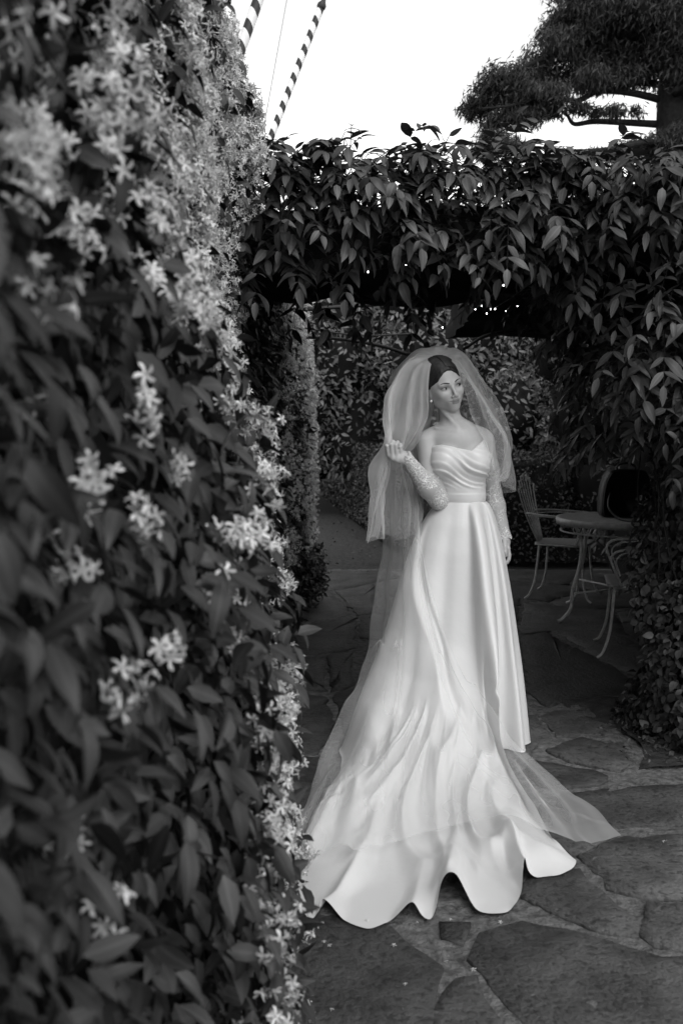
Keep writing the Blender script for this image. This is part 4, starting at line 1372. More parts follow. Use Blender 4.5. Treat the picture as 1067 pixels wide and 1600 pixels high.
# eyes, lashes, brows
def face_y(x, z):
    """distance out of the face of the skin at (x, z)"""
    ys = np.linspace(.03, .12, 181)
    g = np.column_stack([np.full(181, x), ys, np.full(181, z)])
    dd = sd_head(g)
    i = np.where(dd < 0)[0]
    return ys[i[-1]] if len(i) else .06
M['eye_white'] = plain('eye_white', .30, .35, .4)
M['iris'] = plain('iris', .008, .3, .2)
M['lash'] = plain('lash', .012, .6, .2)
M['brow'] = plain('brow', .04, .8, .1)
for s in (-1, 1):
    cxe, cye, cze = s * .032, .0598, -.001
    u, v_ = np.meshgrid(np.linspace(-1, 1, 17), np.linspace(0, 1, 7), indexing='ij')
    xx = u * .0185
    up_ = .0066 * (1 - np.abs(u) ** 2.2) + .0012 * u * s; dn = -.0036 * (1 - np.abs(u) ** 2) + .0012 * u * s
    zz = dn + (up_ - dn) * v_
    rr = .0200
    yy = np.sqrt(np.maximum(rr ** 2 - xx ** 2 - zz ** 2, 1e-6))
    P = np.stack([cxe + xx, cye + yy, cze + zz], -1).reshape(-1, 3)
    ii = (np.arange(16)[:, None] * 7 + np.arange(6)[None]).ravel()
    eye = obj('eye', mesh_np('eye', from_head(P), np.stack([ii, ii + 7, ii + 8, ii + 1], 1)), M['eye_white'], bride)
    a = np.linspace(0, 2 * np.pi, 18, endpoint=False)
    ox, oz, ir = .0050, .0010, .0062
    ix, iz = ox + ir * np.cos(a), oz + np.clip(ir * np.sin(a), -.0042, .0046)
    iy = np.sqrt(np.maximum((rr + .0005) ** 2 - ix ** 2 - iz ** 2, 1e-6))
    ring = np.stack([cxe + ix, cye + iy, cze + iz], -1)
    cen = np.array([[cxe + ox, cye + math.sqrt((rr + .0007) ** 2 - ox ** 2 - oz ** 2), cze + oz]])
    j = np.arange(18)
    obj('iris', mesh_np('iris', from_head(np.concatenate([ring, cen])), np.stack([j, (j + 1) % 18, np.full(18, 18)], 1)), M['iris'], eye)
    lx = np.linspace(-1.12, 1.12, 15)
    lp = []
    for t in lx:
        x_ = t * .0185; z_ = .0070 * (1 - min(1, abs(t)) ** 2.2) + .0014 * t * s
        lp.append((cxe + x_, cye + math.sqrt(max(.0206 ** 2 - x_ ** 2 - z_ ** 2, 1e-6)), cze + z_))
    obj('eyelash', mesh_np('eyelash', *tube(from_head(np.array(lp)), .0014 * np.sqrt(np.clip(1.15 - np.abs(lx), .08, 1)), 5)), M['lash'], bride)
    br = []
    for t in np.linspace(0, 1, 12):
        x_ = s * (.013 + .036 * t); z_ = .0185 + .0075 * math.sin(t * 2.3) - .003 * t
        br.append((x_, face_y(x_, z_) + .0004, z_))
    obj('eyebrow', mesh_np('eyebrow', *tube(from_head(np.array(br)), np.array([.0016, .0022, .0025, .0026, .0026, .0025, .0023, .0021, .0018, .0015, .0011, .0007]), 6)), M['brow'], bride)

# hair
def sd_hair(q):
    d = sd_ell(q, (0, -.022, .037), (.083, .102, .093))
    d = smin(d, sd_ell(q, (0, -.06, -.02), (.075, .06, .06)), .03)
    d = smin(d, sd_ball(q, (0, -.115, -.01), .045), .02)
    face = sd_ell(q, (0, .105, -.020), (.066, .094, .097))
    face = smax(face, (np.abs(q[:, 0] + .002) - (.012 + (.080 - q[:, 2]) * .85)) / 1.31, .010)
    d = smax(d, -face, .010)
    cut = -(q[:, 2] + .052 + .25 * np.clip(q[:, 1] + .02, -.2, .05))
    d = smax(d, cut, .012)
    qx = np.abs(q[:, 0])
    d = d - .0005 * np.sin(q[:, 0] * 330 + 5 * np.sin(q[:, 1] * 24)) * smoothstep(.0, .05, q[:, 2])
    return d
hv, hf = surface(lambda p: sd_hair(p), (-.1, -.175, -.1), (.1, .1, .145), .003)
M['hair'] = plain('dark_hair', .010, .45, .3, bump=.06, bscale=260)
hair = obj('hair', mesh_np('hair', from_head(hv), hf), M['hair'], bride)
hr_ = np.random.default_rng(3)
strands = []
for k_ in range(420):
    s_ = hr_.choice((-1, 1)); f0 = hr_.random()
    y0 = .098 - .14 * f0 ** 1.8
    st = np.array([-.006 + s_ * .003, y0, .12]); 
    ends = np.array([-.006 + s_ * .078, y0 * .3 - .03 - .02 * hr_.random(), .005 - .04 * hr_.random()])
    mids = np.array([-.006 + s_ * (.045 + .01 * hr_.random()), y0 * .86, .090])
    m2 = np.array([-.006 + s_ * .074, y0 * .55, .045])
    pt = spline([st, mids, m2, ends], 14)
    # press every point onto the surface of the hair
    c_ = np.array([0, -.02, .03])
    for it in range(8):
        dd = sd_hair(pt); pt = pt - norm(c_ - pt) * (-dd)[:, None] * .9
    pt = pt + norm(pt - c_) * (.0004 + .0012 * hr_.random())
    strands.append(tube(from_head(pt), .0009, 4, False))
obj('strands', mesh_np('strands', *merge(strands)), plain('hair_strand', .013, .35, .45), hair, 'stuff')
M['pearl'] = plain('pearl', .8, .2, .6)
ear = from_head(np.array([-.076, .008, -.048]))
obj('earring', mesh_np('earring', *lumpy(ear, (.0055, .0055, .0065), 1, 14, 0)), M['pearl'], bride)

# ---- lace sleeves
def lace_mat():
    m, nt, b = new_mat('lace')
    tc = nt.nodes.new('ShaderNodeTexCoord')
    nz = nt.nodes.new('ShaderNodeTexNoise'); nz.inputs['Scale'].default_value = 28; nz.inputs['Detail'].default_value = 2
    vo = nt.nodes.new('ShaderNodeTexVoronoi'); vo.feature = 'DISTANCE_TO_EDGE'; vo.inputs['Scale'].default_value = 62
    mx = nt.nodes.new('ShaderNodeVectorMath'); mx.operation = 'MULTIPLY_ADD'
    mx.inputs[1].default_value = (.05, .05, .05)
    nt.links.new(tc.outputs['Object'], nz.inputs['Vector'])
    nt.links.new(nz.outputs['Color'], mx.inputs[0]); nt.links.new(tc.outputs['Object'], mx.inputs[2])
    nt.links.new(mx.outputs[0], vo.inputs['Vector'])
    th = nt.nodes.new('ShaderNodeMapRange'); th.inputs['From Min'].default_value = .02; th.inputs['From Max'].default_value = .10
    th.inputs['To Min'].default_value = 1; th.inputs['To Max'].default_value = 0
    nt.links.new(vo.outputs['Distance'], th.inputs['Value'])
    n2 = nt.nodes.new('ShaderNodeTexNoise'); n2.inputs['Scale'].default_value = 16; n2.inputs['Detail'].default_value = 1
    nt.links.new(tc.outputs['Object'], n2.inputs['Vector'])
    t2 = nt.nodes.new('ShaderNodeMapRange'); t2.inputs['From Min'].default_value = .40; t2.inputs['From Max'].default_value = .50
    nt.links.new(n2.outputs['Fac'], t2.inputs['Value'])
    at = nt.nodes.new('ShaderNodeAttribute'); at.attribute_name = 'edge'
    mxm = nt.nodes.new('ShaderNodeMath'); mxm.operation = 'MAXIMUM'
    nt.links.new(t2.outputs[0], mxm.inputs[0]); nt.links.new(at.outputs['Fac'], mxm.inputs[1])
    mu = nt.nodes.new('ShaderNodeMath'); mu.operation = 'MULTIPLY'
    nt.links.new(th.outputs[0], mu.inputs[0]); nt.links.new(mxm.outputs[0], mu.inputs[1])
    col = nt.nodes.new('ShaderNodeMapRange'); col.inputs['To Min'].default_value = .33; col.inputs['To Max'].default_value = .66
    nt.links.new(mu.outputs[0], col.inputs['Value']); nt.links.new(col.outputs[0], b.inputs['Base Color'])
    b.inputs['Roughness'].default_value = .6
    bp = nt.nodes.new('ShaderNodeBump'); bp.inputs['Strength'].default_value = .6; bp.inputs['Distance'].default_value = .004
    nt.links.new(mu.outputs[0], bp.inputs['Height']); nt.links.new(bp.outputs[0], b.inputs['Normal'])
    return m
M['lace'] = lace_mat()
def sleeve(upper, fore, cuff, lo, hi):
    """lace between mid upper arm and the cuff"""
    (up_p, up_r), (fo_p, fo_r) = upper, fore
    sh, el, wr = map(np.asarray, (up_p[0], up_p[-1], fo_p[-1]))
    top = sh + (el - sh) * .56
    da = norm(el - sh); db = norm(wr - el)
    end = wr + db * cuff
    def f(p):
        scal = .004 * np.sin(p @ np.array([230., 110, 60]))
        u_ = smax(chain(p, up_p, np.array(up_r) + .004, .02), -((p - top) @ da) - scal, .001)
        w_ = np.minimum(chain(p, fo_p, np.array(fo_r) + .004, .02), sd_cone(p, wr - db * .02, end + db * .02, .0285, .034))
        w_ = smax(w_, (p - end) @ db - scal, .001)
        return smin(u_, w_, .015)
    v, fc = surface(f, lo, hi, .0034)
    me = mesh_np('sleeve', v, fc)
    e = np.maximum(smoothstep(.045, .03, (v - top) @ da), smoothstep(-.06, -.04, (v - end) @ db))
    a_ = me.attributes.new('edge', 'FLOAT', 'POINT'); a_.data.foreach_set('value', e.astype(np.float32))
    return obj('sleeve', me, M['lace'], bride)
sleeve(([R_SH, B(671, 735, -.005), R_EL], (.045, .044, .036)), ([R_EL, B(668, 761, -.065), R_WR], (.036, .040, .0245)), .018, B(612, 800, 0) - [0, .2, .05], B(712, 680, 0) + [0, .1, 0])
sleeve(([L_SH, B(763, 730, .075), L_EL], (.043, .041, .034)), ([L_EL, B(774, 790, .08), L_WR], (.034, .036, .0235)), .022, B(735, 870, 0) - [0, .05, .02], B(812, 700, 0) + [0, .2, 0])

# ---- satin
def satin_mat():
    m, nt, b = new_mat('white_satin')
    b.inputs['Base Color'].default_value = grey(.54)
    b.inputs['Roughness'].default_value = .40
    b.inputs['Specular IOR Level'].default_value = .55
    b.inputs['Sheen Weight'].default_value = .15
    b.inputs['Sheen Roughness'].default_value = .4
    tc = nt.nodes.new('ShaderNodeTexCoord')
    n = nt.nodes.new('ShaderNodeTexNoise'); n.inputs['Scale'].default_value = 14; n.inputs['Detail'].default_value = 3
    bp = nt.nodes.new('ShaderNodeBump'); bp.inputs['Strength'].default_value = .10; bp.inputs['Distance'].default_value = .02
    nt.links.new(tc.outputs['Object'], n.inputs['Vector']); nt.links.new(n.outputs['Fac'], bp.inputs['Height'])
    nt.links.new(bp.outputs[0], b.inputs['Normal'])
    return m
M['satin'] = satin_mat()

nk_px = np.array([640, 668, 678, 690, 702, 718, 734, 744, 757, 764, 790]); nk_py = np.array([716, 708, 697, 695, 697, 701, 704, 697, 687, 694, 706])
nk_X = np.array([B(a, 700, -.05)[0] for a in nk_px]); nk_Z = np.array([B(a, b, -.06)[2] for a, b in zip(nk_px, nk_py)])
W_Z = B(724, 782, 0)[2]
def sd_bodice(p):
    d = sd_trunk(p) - .011
    ph = (p[:, 2] + .42 * (p[:, 0] - .5) + .9 * (p[:, 0] - .5) ** 2 - .012 * np.sin(p[:, 0] * 30 + 1)) / .026 + .45 * np.sin(p[:, 2] * 26 + 2)
    saw = ph - np.floor(ph)
    pl = np.where(saw < .72, saw / .72, (1 - saw) / .28); pl = pl * pl * (3 - 2 * pl) * (.55 + .45 * np.sin(np.floor(ph) * 2.1 + 1))
    lowz = smoothstep(W_Z + .045, W_Z + .075, p[:, 2]); topz = smoothstep(.0, .05, np.interp(p[:, 0], nk_X, nk_Z) - p[:, 2])
    d = d - .0048 * pl * lowz * (.35 + .65 * topz)
    d = d - .0015 * smoothstep(W_Z + .036, W_Z + .030, p[:, 2])
    d = smax(d, p[:, 2] - np.interp(p[:, 0], nk_X, nk_Z), .002)
    return smax(d, W_Z - .03 - p[:, 2], .002)
c0 = B(718, 735, 0)
bodice = obj('bodice', mesh_np('bodice', *surface(sd_bodice, c0 - [.19, .17, .2], c0 + [.19, .17, .18], .0032)), M['satin'], bride)

# ---- skirt and train: one cloth, laid out by direction round the waist
SC = np.array([B(724, 782, 0)[0], YB + .015])
NU, NV = 440, 110
hem_px = [(827, 1160, .01), (820, 1172, .01), (812, 1177, .006), (800, 1173, .012), (788, 1171, .008), (770, 1172, .02), (764, 1180, .03), (772, 1195, .05), (790, 1218, .05), (818, 1252, .05), (850, 1292, .035), (880, 1328, .02), (896, 1343, .012), (900, 1353, .008), (891, 1364, .006),
          (872, 1370, .006), (850, 1371, .008), (832, 1368, .02), (823, 1352, .055), (819, 1334, .085), (816, 1362, .07), (814, 1392, .04), (804, 1414, .02), (788, 1429, .006), (762, 1430, .006), (741, 1417, .02), (726, 1388, .05), (713, 1367, .082), (700, 1365, .088), (689, 1382, .065), (682, 1415, .03), (671, 1440, .006),
          (658, 1428, .015), (645, 1408, .045), (626, 1422, .03), (602, 1441, .012), (578, 1453, .006), (556, 1447, .006), (535, 1431, .018), (517, 1408, .042), (505, 1399, .052), (497, 1424, .02), (487, 1438, .006), (471, 1422, .006), (457, 1388, .006), (460, 1352, .015), (474, 1316, .03), (498, 1262, .03), (528, 1212, .03)]
hem3 = [G(a, b_, c) for a, b_, c in hem_px]
for a, r_ in ((-150, .62), (-165, .55), (-180, .49), (-202, .48), (-225, .47), (-248, .46), (-270, .44), (-292, .41), (-315, .37), (-335, .33), (-350, .31)):
    hem3.append(np.array([SC[0] + r_ * math.cos(math.radians(a)), SC[1] + r_ * math.sin(math.radians(a)), .008]))
hem3 = np.array(hem3)
ext = np.vstack([hem3[-3:], hem3, hem3[:4]])
ext_l = np.stack([np.interp(np.linspace(0, len(ext) - 1 - 1e-9, len(ext) * 60), np.arange(len(ext)), ext[:, c]) for c in range(3)], 1)
ext = .55 * spline(ext, len(ext) * 60) + .45 * ext_l
per_ = 60 * (len(ext) // 60) 
i0 = np.argmin(np.linalg.norm(ext[:len(ext) // 2] - hem3[0], axis=1)); i1 = len(ext) // 2 + np.argmin(np.linalg.norm(ext[len(ext) // 2:] - hem3[0], axis=1))
loop = ext[i0:i1]
sl = np.concatenate([[0], np.cumsum(np.linalg.norm(np.diff(np.vstack([loop, loop[:1]]), axis=0), axis=1))])
su = np.linspace(0, sl[-1], NU, endpoint=False)
loopc = np.vstack([loop, loop[:1]])
hem = np.stack([np.interp(su, sl, loopc[:, c]) for c in range(3)], 1)
def blur(A, sig):
    n_ = int(3 * sig) + 1
    k_ = np.exp(-.5 * (np.arange(-n_, n_ + 1) / sig) ** 2); k_ /= k_.sum()
    return sum(w_ * np.roll(A, o_, 0) for o_, w_ in zip(range(-n_, n_ + 1), k_))
hem_s = blur(hem, .085 / (sl[-1] / NU)); hem_s[:, 2] = .008
rel = hem_s[:, :2] - SC
th = np.unwrap(np.arctan2(rel[:, 1], rel[:, 0]))
th = np.minimum.accumulate(th - np.arange(NU) * 1e-6)
rh = np.hypot(rel[:, 0], rel[:, 1])
rw = 1 / np.sqrt((np.cos(th) / .099) ** 2 + (np.sin(th) / .082) ** 2)
wt = smoothstep(.36, .85, rh)                       # how much of a train in that direction
tz_r = np.array([.09, .135, .17, .20, .235, .29, .38, .50, .66, .88, 1.15, 1.8]); tz_z = np.array([1.10, 1.0, .88, .69, .50, .34, .215, .135, .08, .04, .016, .008])
zw = W_Z - .004
def profile(i):
    qv = np.linspace(0, 1, 400)
    zb = zw * (1 - qv ** 1.75); rb = rw[i] + (rh[i] - rw[i]) * qv
    rt = rb
    zt = np.interp(rt - rw[i] + .09, tz_r, tz_z) / 1.10 * zw
    zt = zt - (zt[-1] - .006) * smoothstep(.6, 1, qv)
    r_, z_ = [], []
    for rr_, zz_ in ((rb, zb), (rt, zt)):
        s = np.concatenate([[0], np.cumsum(np.hypot(np.diff(rr_), np.diff(zz_)))])
        tt = np.linspace(0, 1, NV)
        tt = np.where(tt < .42, tt / .42 * .62, .62 + (tt - .42) / .58 * (s[-1] - .62))
        r_.append(np.interp(tt, s, rr_)); z_.append(np.interp(tt, s, zz_))
    bl_ = smoothstep(.25, .7, np.linspace(0, 1, NV))
    w_ = wt_e[i] * (1 - bl_) + wt[i] * bl_
    return r_[0] * (1 - w_) + r_[1] * w_, z_[0] * (1 - w_) + z_[1] * w_
wt_e = blur(wt, 30)
RZ = [profile(i) for i in range(NU)]
Rg = np.array([a for a, _ in RZ]); Zg = np.array([b for _, b in RZ])       # NU x NV
for _ in range(4):
    for Q in (Rg, Zg):
        Q[:] = .25 * np.roll(Q, 1, 0) + .5 * Q + .25 * np.roll(Q, -1, 0)
tt = np.linspace(0, 1, NV)[None]
lin_ = th[0] - 2 * np.pi * np.arange(NU) / NU
th_e = lin_ + blur(th - lin_, 26)
bl_ = smoothstep(.25, 1, tt)
TH = th_e[:, None] * (1 - bl_) + th[:, None] * bl_
deg = np.degrees((TH + 1e-9) % (2 * np.pi) - 2 * np.pi)
# long soft folds falling from the waist
def per(n_, ph): return np.sin(n_ * TH + ph)
fold = (.8 * per(6, .4 + 1.2 * np.sin(2 * TH)) + .7 * per(11, 2.1 + .8 * np.sin(3 * TH + 1)) + .4 * per(19, .7 + np.sin(5 * TH)))
Rg2 = Rg + .008 * smoothstep(.02, .9, tt) * fold * (1 - .4 * wt[:, None])
cg = -158 + 104 * smoothstep(.08, .92, tt)            # the edge of the train winds from her hip down to the front hem
x_ = (deg - cg)
Rg2 += .026 * smoothstep(.5, -2.5, x_) * np.exp(-np.clip(-x_, 0, 400) / 26) * smoothstep(.04, .35, tt) * (1 - .6 * smoothstep(.75, 1, tt))
Rg2 -= .012 * np.exp(-((x_ - 3.5) / 3.5) ** 2) * smoothstep(.05, .4, tt)
for c_, w_, a_ in ((-33, 5, .007), (-18, 3.5, -.007), (-25, 2.5, .007), (-44, 7, -.005), (-8, 3.5, .008), (-64, 9, -.006), (-84, 9, .005)):
    Rg2 += a_ * np.exp(-((deg - c_) / w_) ** 2) * smoothstep(.05, .7, tt)
X = SC[0] + Rg2 * np.cos(TH); Y = SC[1] + Rg2 * np.sin(TH)
C0 = np.stack([X, Y, Zg], -1)

hem_d = (Rg[:, -1:] - Rg)
dl = hem - hem_s; dl[:, 2] = hem[:, 2] - .008
big = smoothstep(.03, .085, hem[:, 2])[:, None]
decay_xy = np.exp(-(hem_d / .10) ** 1.6)
decay_z = np.exp(-(hem_d / (.13 + .16 * big)) ** 1.5)
# soft crumples that run inwards from the hem, finer ones across
sa = su[:, None] / sl[-1] * 4.4 + 0 * tt
q3 = np.stack([sa + .25 * np.sin(tt * 9 + sa * 3), hem_d * .65 + .1 * np.sin(sa * 8), np.zeros_like(sa)], -1).reshape(-1, 3)
rdg = lambda seed, sc: (1 - np.abs(noise3(q3, seed, 2, sc)).reshape(NU, NV)) ** 2
tr = wt[:, None] * smoothstep(.30, .06, Zg)
inner = smoothstep(.0, .12, hem_d)
crumple = .055 * rdg(31, 1.2) + .026 * rdg(12, 1.7) + .008 * rdg(5, 4.0) - .018
Zc = Zg + tr * crumple * (.25 + .75 * inner)
Zc = Zc + dl[:, 2:3] * decay_z + tr * .006 * (rdg(44, 5.0) - .4) * smoothstep(.5, .05, hem_d)
skirt_v = np.stack([C0[..., 0] + dl[:, 0:1] * decay_xy, C0[..., 1] + dl[:, 1:2] * decay_xy, np.maximum(Zc, .0125)], -1)
for _ in range(2):
    sm = skirt_v.copy()
    sm[:, 1:-1] = .5 * skirt_v[:, 1:-1] + .125 * (skirt_v[:, 2:] + skirt_v[:, :-2] + np.roll(skirt_v, 1, 0)[:, 1:-1] + np.roll(skirt_v, -1, 0)[:, 1:-1])
    skirt_v = sm
i = np.arange(NU)[:, None]; j = np.arange(NV - 1)[None]; k = (i + 1) % NU
sf = np.stack([i * NV + j, i * NV + j + 1, k * NV + j + 1, k * NV + j], -1).reshape(-1, 4)
skirt = obj('skirt', mesh_np('skirt', skirt_v.reshape(-1, 3), sf), M['satin'], bride)
ss = skirt.modifiers.new('smooth_cloth', 'SUBSURF'); ss.levels = ss.render_levels = 1
Rs_ = np.hypot(skirt_v[..., 0] - SC[0], skirt_v[..., 1] - SC[1]); Zs_ = skirt_v[..., 2]
Zm_ = np.minimum.accumulate(Zs_, axis=1)

# height of the skirt for the veil to lie on
HX0, HY0, HS = -.6, 2.5, .02
HG = np.zeros((100, 130))
fl = skirt_v.reshape(-1, 3)
hi_ = np.clip(((fl[:, 0] - HX0) / HS).astype(int), 0, 99); hj_ = np.clip(((fl[:, 1] - HY0) / HS).astype(int), 0, 129)
np.maximum.at(HG, (hi_, hj_), fl[:, 2])
for _ in range(2):
    HG = np.maximum(HG, np.maximum(np.roll(HG, 1, 0), np.roll(HG, -1, 0)) * .97)
    HG = np.maximum(HG, np.maximum(np.roll(HG, 1, 1), np.roll(HG, -1, 1)) * .97)
for _ in range(3):
    HG = .5 * HG + .125 * (np.roll(HG, 1, 0) + np.roll(HG, -1, 0) + np.roll(HG, 1, 1) + np.roll(HG, -1, 1))
def skirt_h(P):
    a = np.clip((P[:, 0] - HX0) / HS - .5, 0, 98.99); b = np.clip((P[:, 1] - HY0) / HS - .5, 0, 128.99)
    i0, j0 = a.astype(int), b.astype(int); fa, fb = a - i0, b - j0
    return (HG[i0, j0] * (1 - fa) + HG[i0 + 1, j0] * fa) * (1 - fb) + (HG[i0, j0 + 1] * (1 - fa) + HG[i0 + 1, j0 + 1] * fa) * fb

# ---- veil of fine net, two tiers
def tulle_mat():
    m, nt, b = new_mat('tulle')
    out = nt.nodes['Material Output']
    nt.nodes.remove(b)
    df = nt.nodes.new('ShaderNodeBsdfDiffuse'); df.inputs['Color'].default_value = grey(.92)
    tl = nt.nodes.new('ShaderNodeBsdfTranslucent'); tl.inputs['Color'].default_value = grey(.92)
    ad = nt.nodes.new('ShaderNodeMixShader'); ad.inputs[0].default_value = .5
    nt.links.new(df.outputs[0], ad.inputs[1]); nt.links.new(tl.outputs[0], ad.inputs[2])
    tp = nt.nodes.new('ShaderNodeBsdfTransparent')
    at = nt.nodes.new('ShaderNodeAttribute'); at.attribute_name = 'gather'
    lw = nt.nodes.new('ShaderNodeLayerWeight'); lw.inputs['Blend'].default_value = .35    # net seen edge-on covers more
    mr = nt.nodes.new('ShaderNodeMapRange'); mr.inputs['To Min'].default_value = .0; mr.inputs['To Max'].default_value = .34
    nt.links.new(lw.outputs['Facing'], mr.inputs['Value'])
    mx = nt.nodes.new('ShaderNodeMixShader')
    sm_ = nt.nodes.new('ShaderNodeMath'); sm_.operation = 'ADD'; sm_.use_clamp = True
    nt.links.new(mr.outputs[0], sm_.inputs[0]); nt.links.new(at.outputs['Fac'], sm_.inputs[1])
    nt.links.new(sm_.outputs[0], mx.inputs[0]); nt.links.new(tp.outputs[0], mx.inputs[1]); nt.links.new(ad.outputs[0], mx.inputs[2])
    nt.links.new(mx.outputs[0], out.inputs['Surface'])
    return m
M['tulle'] = tulle_mat()

def loft(paths, nu, nv, pleats, amp, seed, lay=False, name='veil', hemwave=.0, base=.20, left=.0):
    """paths: lists of points from the comb down; interpolated smoothly across"""
    C = np.stack([spline(p, nv) for p in paths])                       # k x nv x 3
    S = np.stack([spline(C[:, j], nu) for j in range(nv)], 1)          # nu x nv x 3
    r = np.random.default_rng(seed)
    u = np.linspace(0, 1, nu)[:, None]; v = np.linspace(0, 1, nv)[None]
    du = np.gradient(S, axis=0); dv = np.gradient(S, axis=1)
    N = norm(np.cross(du, dv))
    f = np.zeros((nu, nv))
    for n_, a_ in pleats:
        ph = r.uniform(0, 6.28); wv = r.uniform(.3, .9, 3); pp_ = r.uniform(0, 6.28, 3)
        f += a_ * np.sin(2 * np.pi * n_ * (u + .012 * np.sin(5 * v + pp_[2])) + ph + wv[0] * np.sin(3.1 * v * 2 + pp_[0]) + 1.4 * np.sin(2 * np.pi * u * 2.3 + pp_[1]))
    wd = np.linalg.norm(du, axis=2) * nu
    f = f * np.clip(wd / .55, .06, 1.0)
    f = f * amp * (smoothstep(.04, .45, v) + .55 * v)
    S = S + N * f[..., None]
    lump = .016 * noise3(S.reshape(-1, 3), seed + 5, 3, 2.4).reshape(nu, nv) * smoothstep(.08, .3, v)
    S = S + N * lump[..., None]
    S[:, :, 2] += hemwave * (np.sin(u * 31 + 1) + .6 * np.sin(u * 73)) * smoothstep(.8, 1, v) * .6
    P = S.reshape(-1, 3)
    if lay:
        rel_ = P[:, :2] - SC; rad = np.hypot(rel_[:, 0], rel_[:, 1])
        ang = np.arctan2(rel_[:, 1], rel_[:, 0]); ang = np.where(ang > 0, ang - 2 * np.pi, ang)
        th_m = (th + 1e-9) % (2 * np.pi) - 2 * np.pi; o_ = np.argsort(-th_m)
        ui = o_[np.clip(np.searchsorted(-th_m[o_], -ang) - 1, 0, NU - 1)]
        need = np.array([np.interp(-z_, -Zm_[u_], Rs_[u_]) for u_, z_ in zip(ui, P[:, 2])]) + .016
        h = skirt_h(P) + .020 + .005 * noise3(P, seed, 2, 4)
        ins = (rad < need) & (P[:, 2] < W_Z)
        out_r = ins & ((need - rad) < (h - P[:, 2]))
        f_ = np.where(out_r, need / np.maximum(rad, 1e-3), 1.0)
        P[:, :2] = SC + rel_ * f_[:, None]
        up_ = (~out_r) & (P[:, 2] < .45)
        P[:, 2] = np.where(up_, np.maximum(P[:, 2], np.minimum(h, P[:, 2] + .15)), P[:, 2])
        S = P.reshape(nu, nv, 3)
        for _ in range(7):
            S[1:-1, 1:-1] = .5 * S[1:-1, 1:-1] + .125 * (S[2:, 1:-1] + S[:-2, 1:-1] + S[1:-1, 2:] + S[1:-1, :-2])
        P = S.reshape(-1, 3)
    i = np.arange(nu - 1)[:, None]; j = np.arange(nv - 1)[None]
    q = np.stack([i * nv + j, i * nv + j + 1, (i + 1) * nv + j + 1, (i + 1) * nv + j], -1).reshape(-1, 4)
    me = mesh_np(name, P, q)
    at = me.attributes.new('gather', 'FLOAT', 'POINT')       # how many layers of net are gathered here
    den = base + .42 * np.exp(-v / .10) * np.ones_like(u) + .10 * np.clip(1 - wd / .5, 0, 1) + left * smoothstep(.6, .2, u) * smoothstep(0, .1, v) * smoothstep(.75, .4, v)
    den = den + .05 * noise3(np.stack([u * 14 + 0 * v, v * 1.2 + 0 * u, 0 * u * v], -1).reshape(-1, 3), seed, 2, 1.0).reshape(nu, nv)
    at.data.foreach_set('value', np.clip(den, .05, .8).astype(np.float32).ravel())
    return me

comb = lambda a, dy=.0: (684 + a, 553, dy)
def path(*pts): return [B(*p) for p in pts]
short = [
    path((680.0, 556, .055), (672, 575, -.05), (668, 610, -.085), (664, 650, -.08), (650, 685, -.08), (634, 708, -.03), (640, 755, .05), (654, 800, .08), (660, 833, .09)),
    path((680.8, 556, .055), (660, 575, -.05), (650, 615, -.09), (644, 660, -.095), (632, 690, -.085), (622, 716, -.03), (625, 760, .02), (632, 800, .04), (638, 836, .05)),
    path((681.6, 556, .055), (645, 572, -.03), (628, 612, -.09), (620, 655, -.11), (614, 686, -.115), (607, 720, -.06), (603, 760, -.04), (603, 800, -.03), (606, 840, -.02)),
    path((682.4, 556, .055), (638, 563, .0), (611, 602, -.06), (600, 650, -.10), (606, 689, -.145), (596, 725, -.09), (587, 765, -.08), (580, 800, -.07), (573, 842, -.06)),
    path((683.2, 556.0, .055), (646, 556, .06), (610, 594, .05), (598, 640, .03), (600, 690, .02), (592, 745, .04), (586, 795, .05), (580, 838, .05)),
    path((684.0, 556.0, .055), (655, 546, .12), (630, 580, .17), (622, 640, .20), (620, 700, .21), (618, 755, .22), (614, 800, .23), (612, 832, .24)),
    path((684.8, 556.0, .055), (688, 541, .15), (690, 575, .23), (690, 640, .26), (692, 700, .27), (694, 750, .28), (695, 790, .29), (696, 822, .29)),
    path((685.6, 556.0, .055), (714, 545, .12), (742, 578, .18), (758, 630, .20), (768, 680, .21), (774, 725, .21), (776, 755, .21), (777, 775, .21)),
    path((686.4, 556.0, .055), (722, 556, .06), (750, 598, .10), (774, 645, .12), (788, 690, .12), (792, 722, .11), (792, 742, .10), (791, 757, .10)),
    path((687.2, 556.0, .055), (718, 566, -.01), (742, 602, -.01), (762, 648, -.02), (778, 690, -.03), (784, 722, -.04), (785, 742, -.04), (784, 755, -.04)),
    path((688.0, 556.0, .055), (714, 571, -.055), (729, 600, -.055), (738, 640, -.045), (755, 680, -.06), (768, 715, -.07), (772, 738, -.07), (773, 752, -.07)),
]
veil = obj('veil', loft(short, 300, 110, [(4, 1.2), (9, .9), (17, .6)], .0125, 3, hemwave=.02, base=.18, left=.15), M['tulle'], bride)

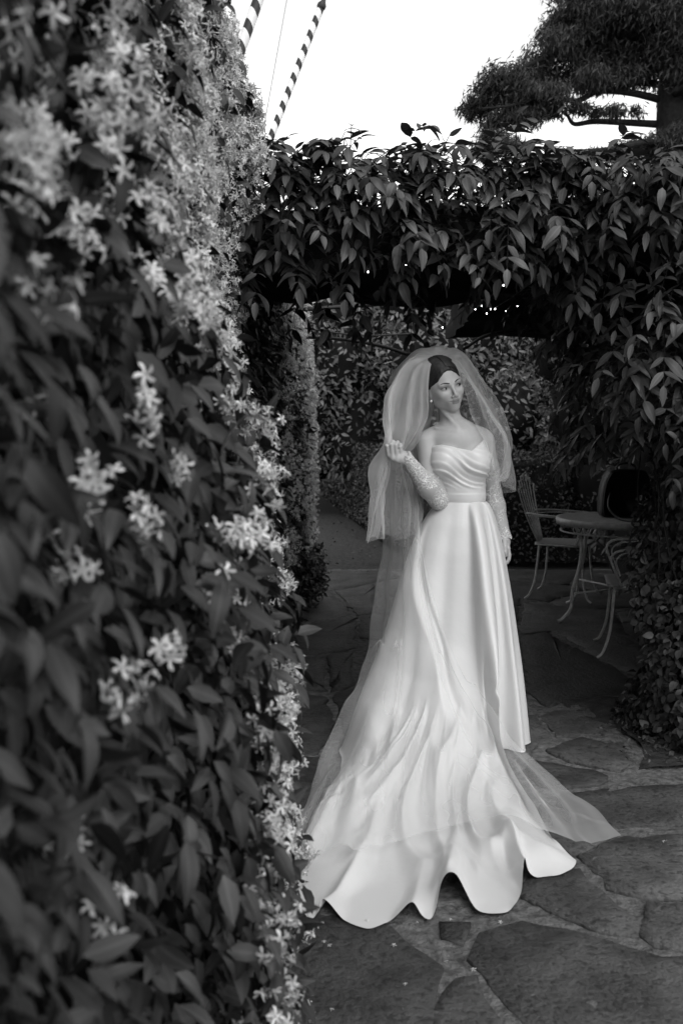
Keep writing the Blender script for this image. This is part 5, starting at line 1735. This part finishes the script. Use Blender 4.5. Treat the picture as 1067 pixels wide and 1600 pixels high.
def on_skirt(px, py, lift=.014):
    """where the sight line meets the cloth or the ground"""
    Ys = np.linspace(2.6, 5.0, 1200)
    d_ = ray(px, py)
    P = np.stack([Ys * d_[0] / d_[1], Ys, CAM_H + Ys * d_[2] / d_[1]], 1)
    k_ = np.where(P[:, 2] <= skirt_h(P) + lift)[0]
    return P[k_[0]] if len(k_) else P[-1]
S_ = on_skirt
long_ = [
    [B(676, 556, .06), B(640, 620, .12), B(606, 720, .14), B(598, 830, .10), B(590, 930, .02), B(566, 1035, -.10), B(532, 1110, -.30), B(500, 1190, -.55), B(474, 1262, -.85), G(458, 1310, .012)],
    [B(678, 556, .07), B(645, 620, .12), B(616, 720, .10), B(610, 830, .03), B(604, 930, -.05), B(588, 1030, -.16), B(560, 1112, -.32), S_(530, 1195), S_(505, 1275), S_(492, 1330)],
    [B(680, 556, .08), B(652, 620, .12), B(628, 720, .08), B(624, 830, -.02), B(622, 930, -.14), S_(612, 1030), S_(596, 1110), S_(578, 1195), S_(562, 1275), S_(556, 1330)],
    [B(682, 556, .08), B(660, 620, .13), B(640, 720, .06), B(637, 830, -.05), B(638, 930, -.18), S_(640, 1030), S_(636, 1110), S_(632, 1190), S_(630, 1262), S_(632, 1312)],
    [B(684, 556, .08), B(668, 620, .14), B(650, 720, .08), B(647, 830, -.06), B(652, 930, -.20), S_(664, 1020), S_(678, 1100), S_(695, 1180), S_(712, 1245), S_(724, 1290)],
    [B(686, 556, .08), B(672, 620, .15), B(655, 720, .10), B(654, 830, -.04), B(662, 925, -.20), S_(684, 1020), S_(712, 1095), S_(752, 1170), S_(795, 1238), S_(822, 1285)],
    [B(688, 556, .09), B(676, 620, .16), B(660, 720, .12), B(658, 825, -.03), B(668, 920, -.20), S_(694, 1010), S_(728, 1085), S_(782, 1165), G(868, 1255, .03), G(905, 1325, .012)],
    [B(690, 556, .10), B(679, 620, .17), B(664, 720, .14), B(661, 820, -.02), B(671, 910, -.19), S_(700, 1000), S_(736, 1075), S_(792, 1150), G(900, 1240, .03), G(970, 1308, .012)],
]
obj('veil_train', loft(long_, 260, 150, [(2.5, 1.3), (6, .6)], .011, 8, lay=True, name='veil_train', base=.13), M['tulle'], bride)
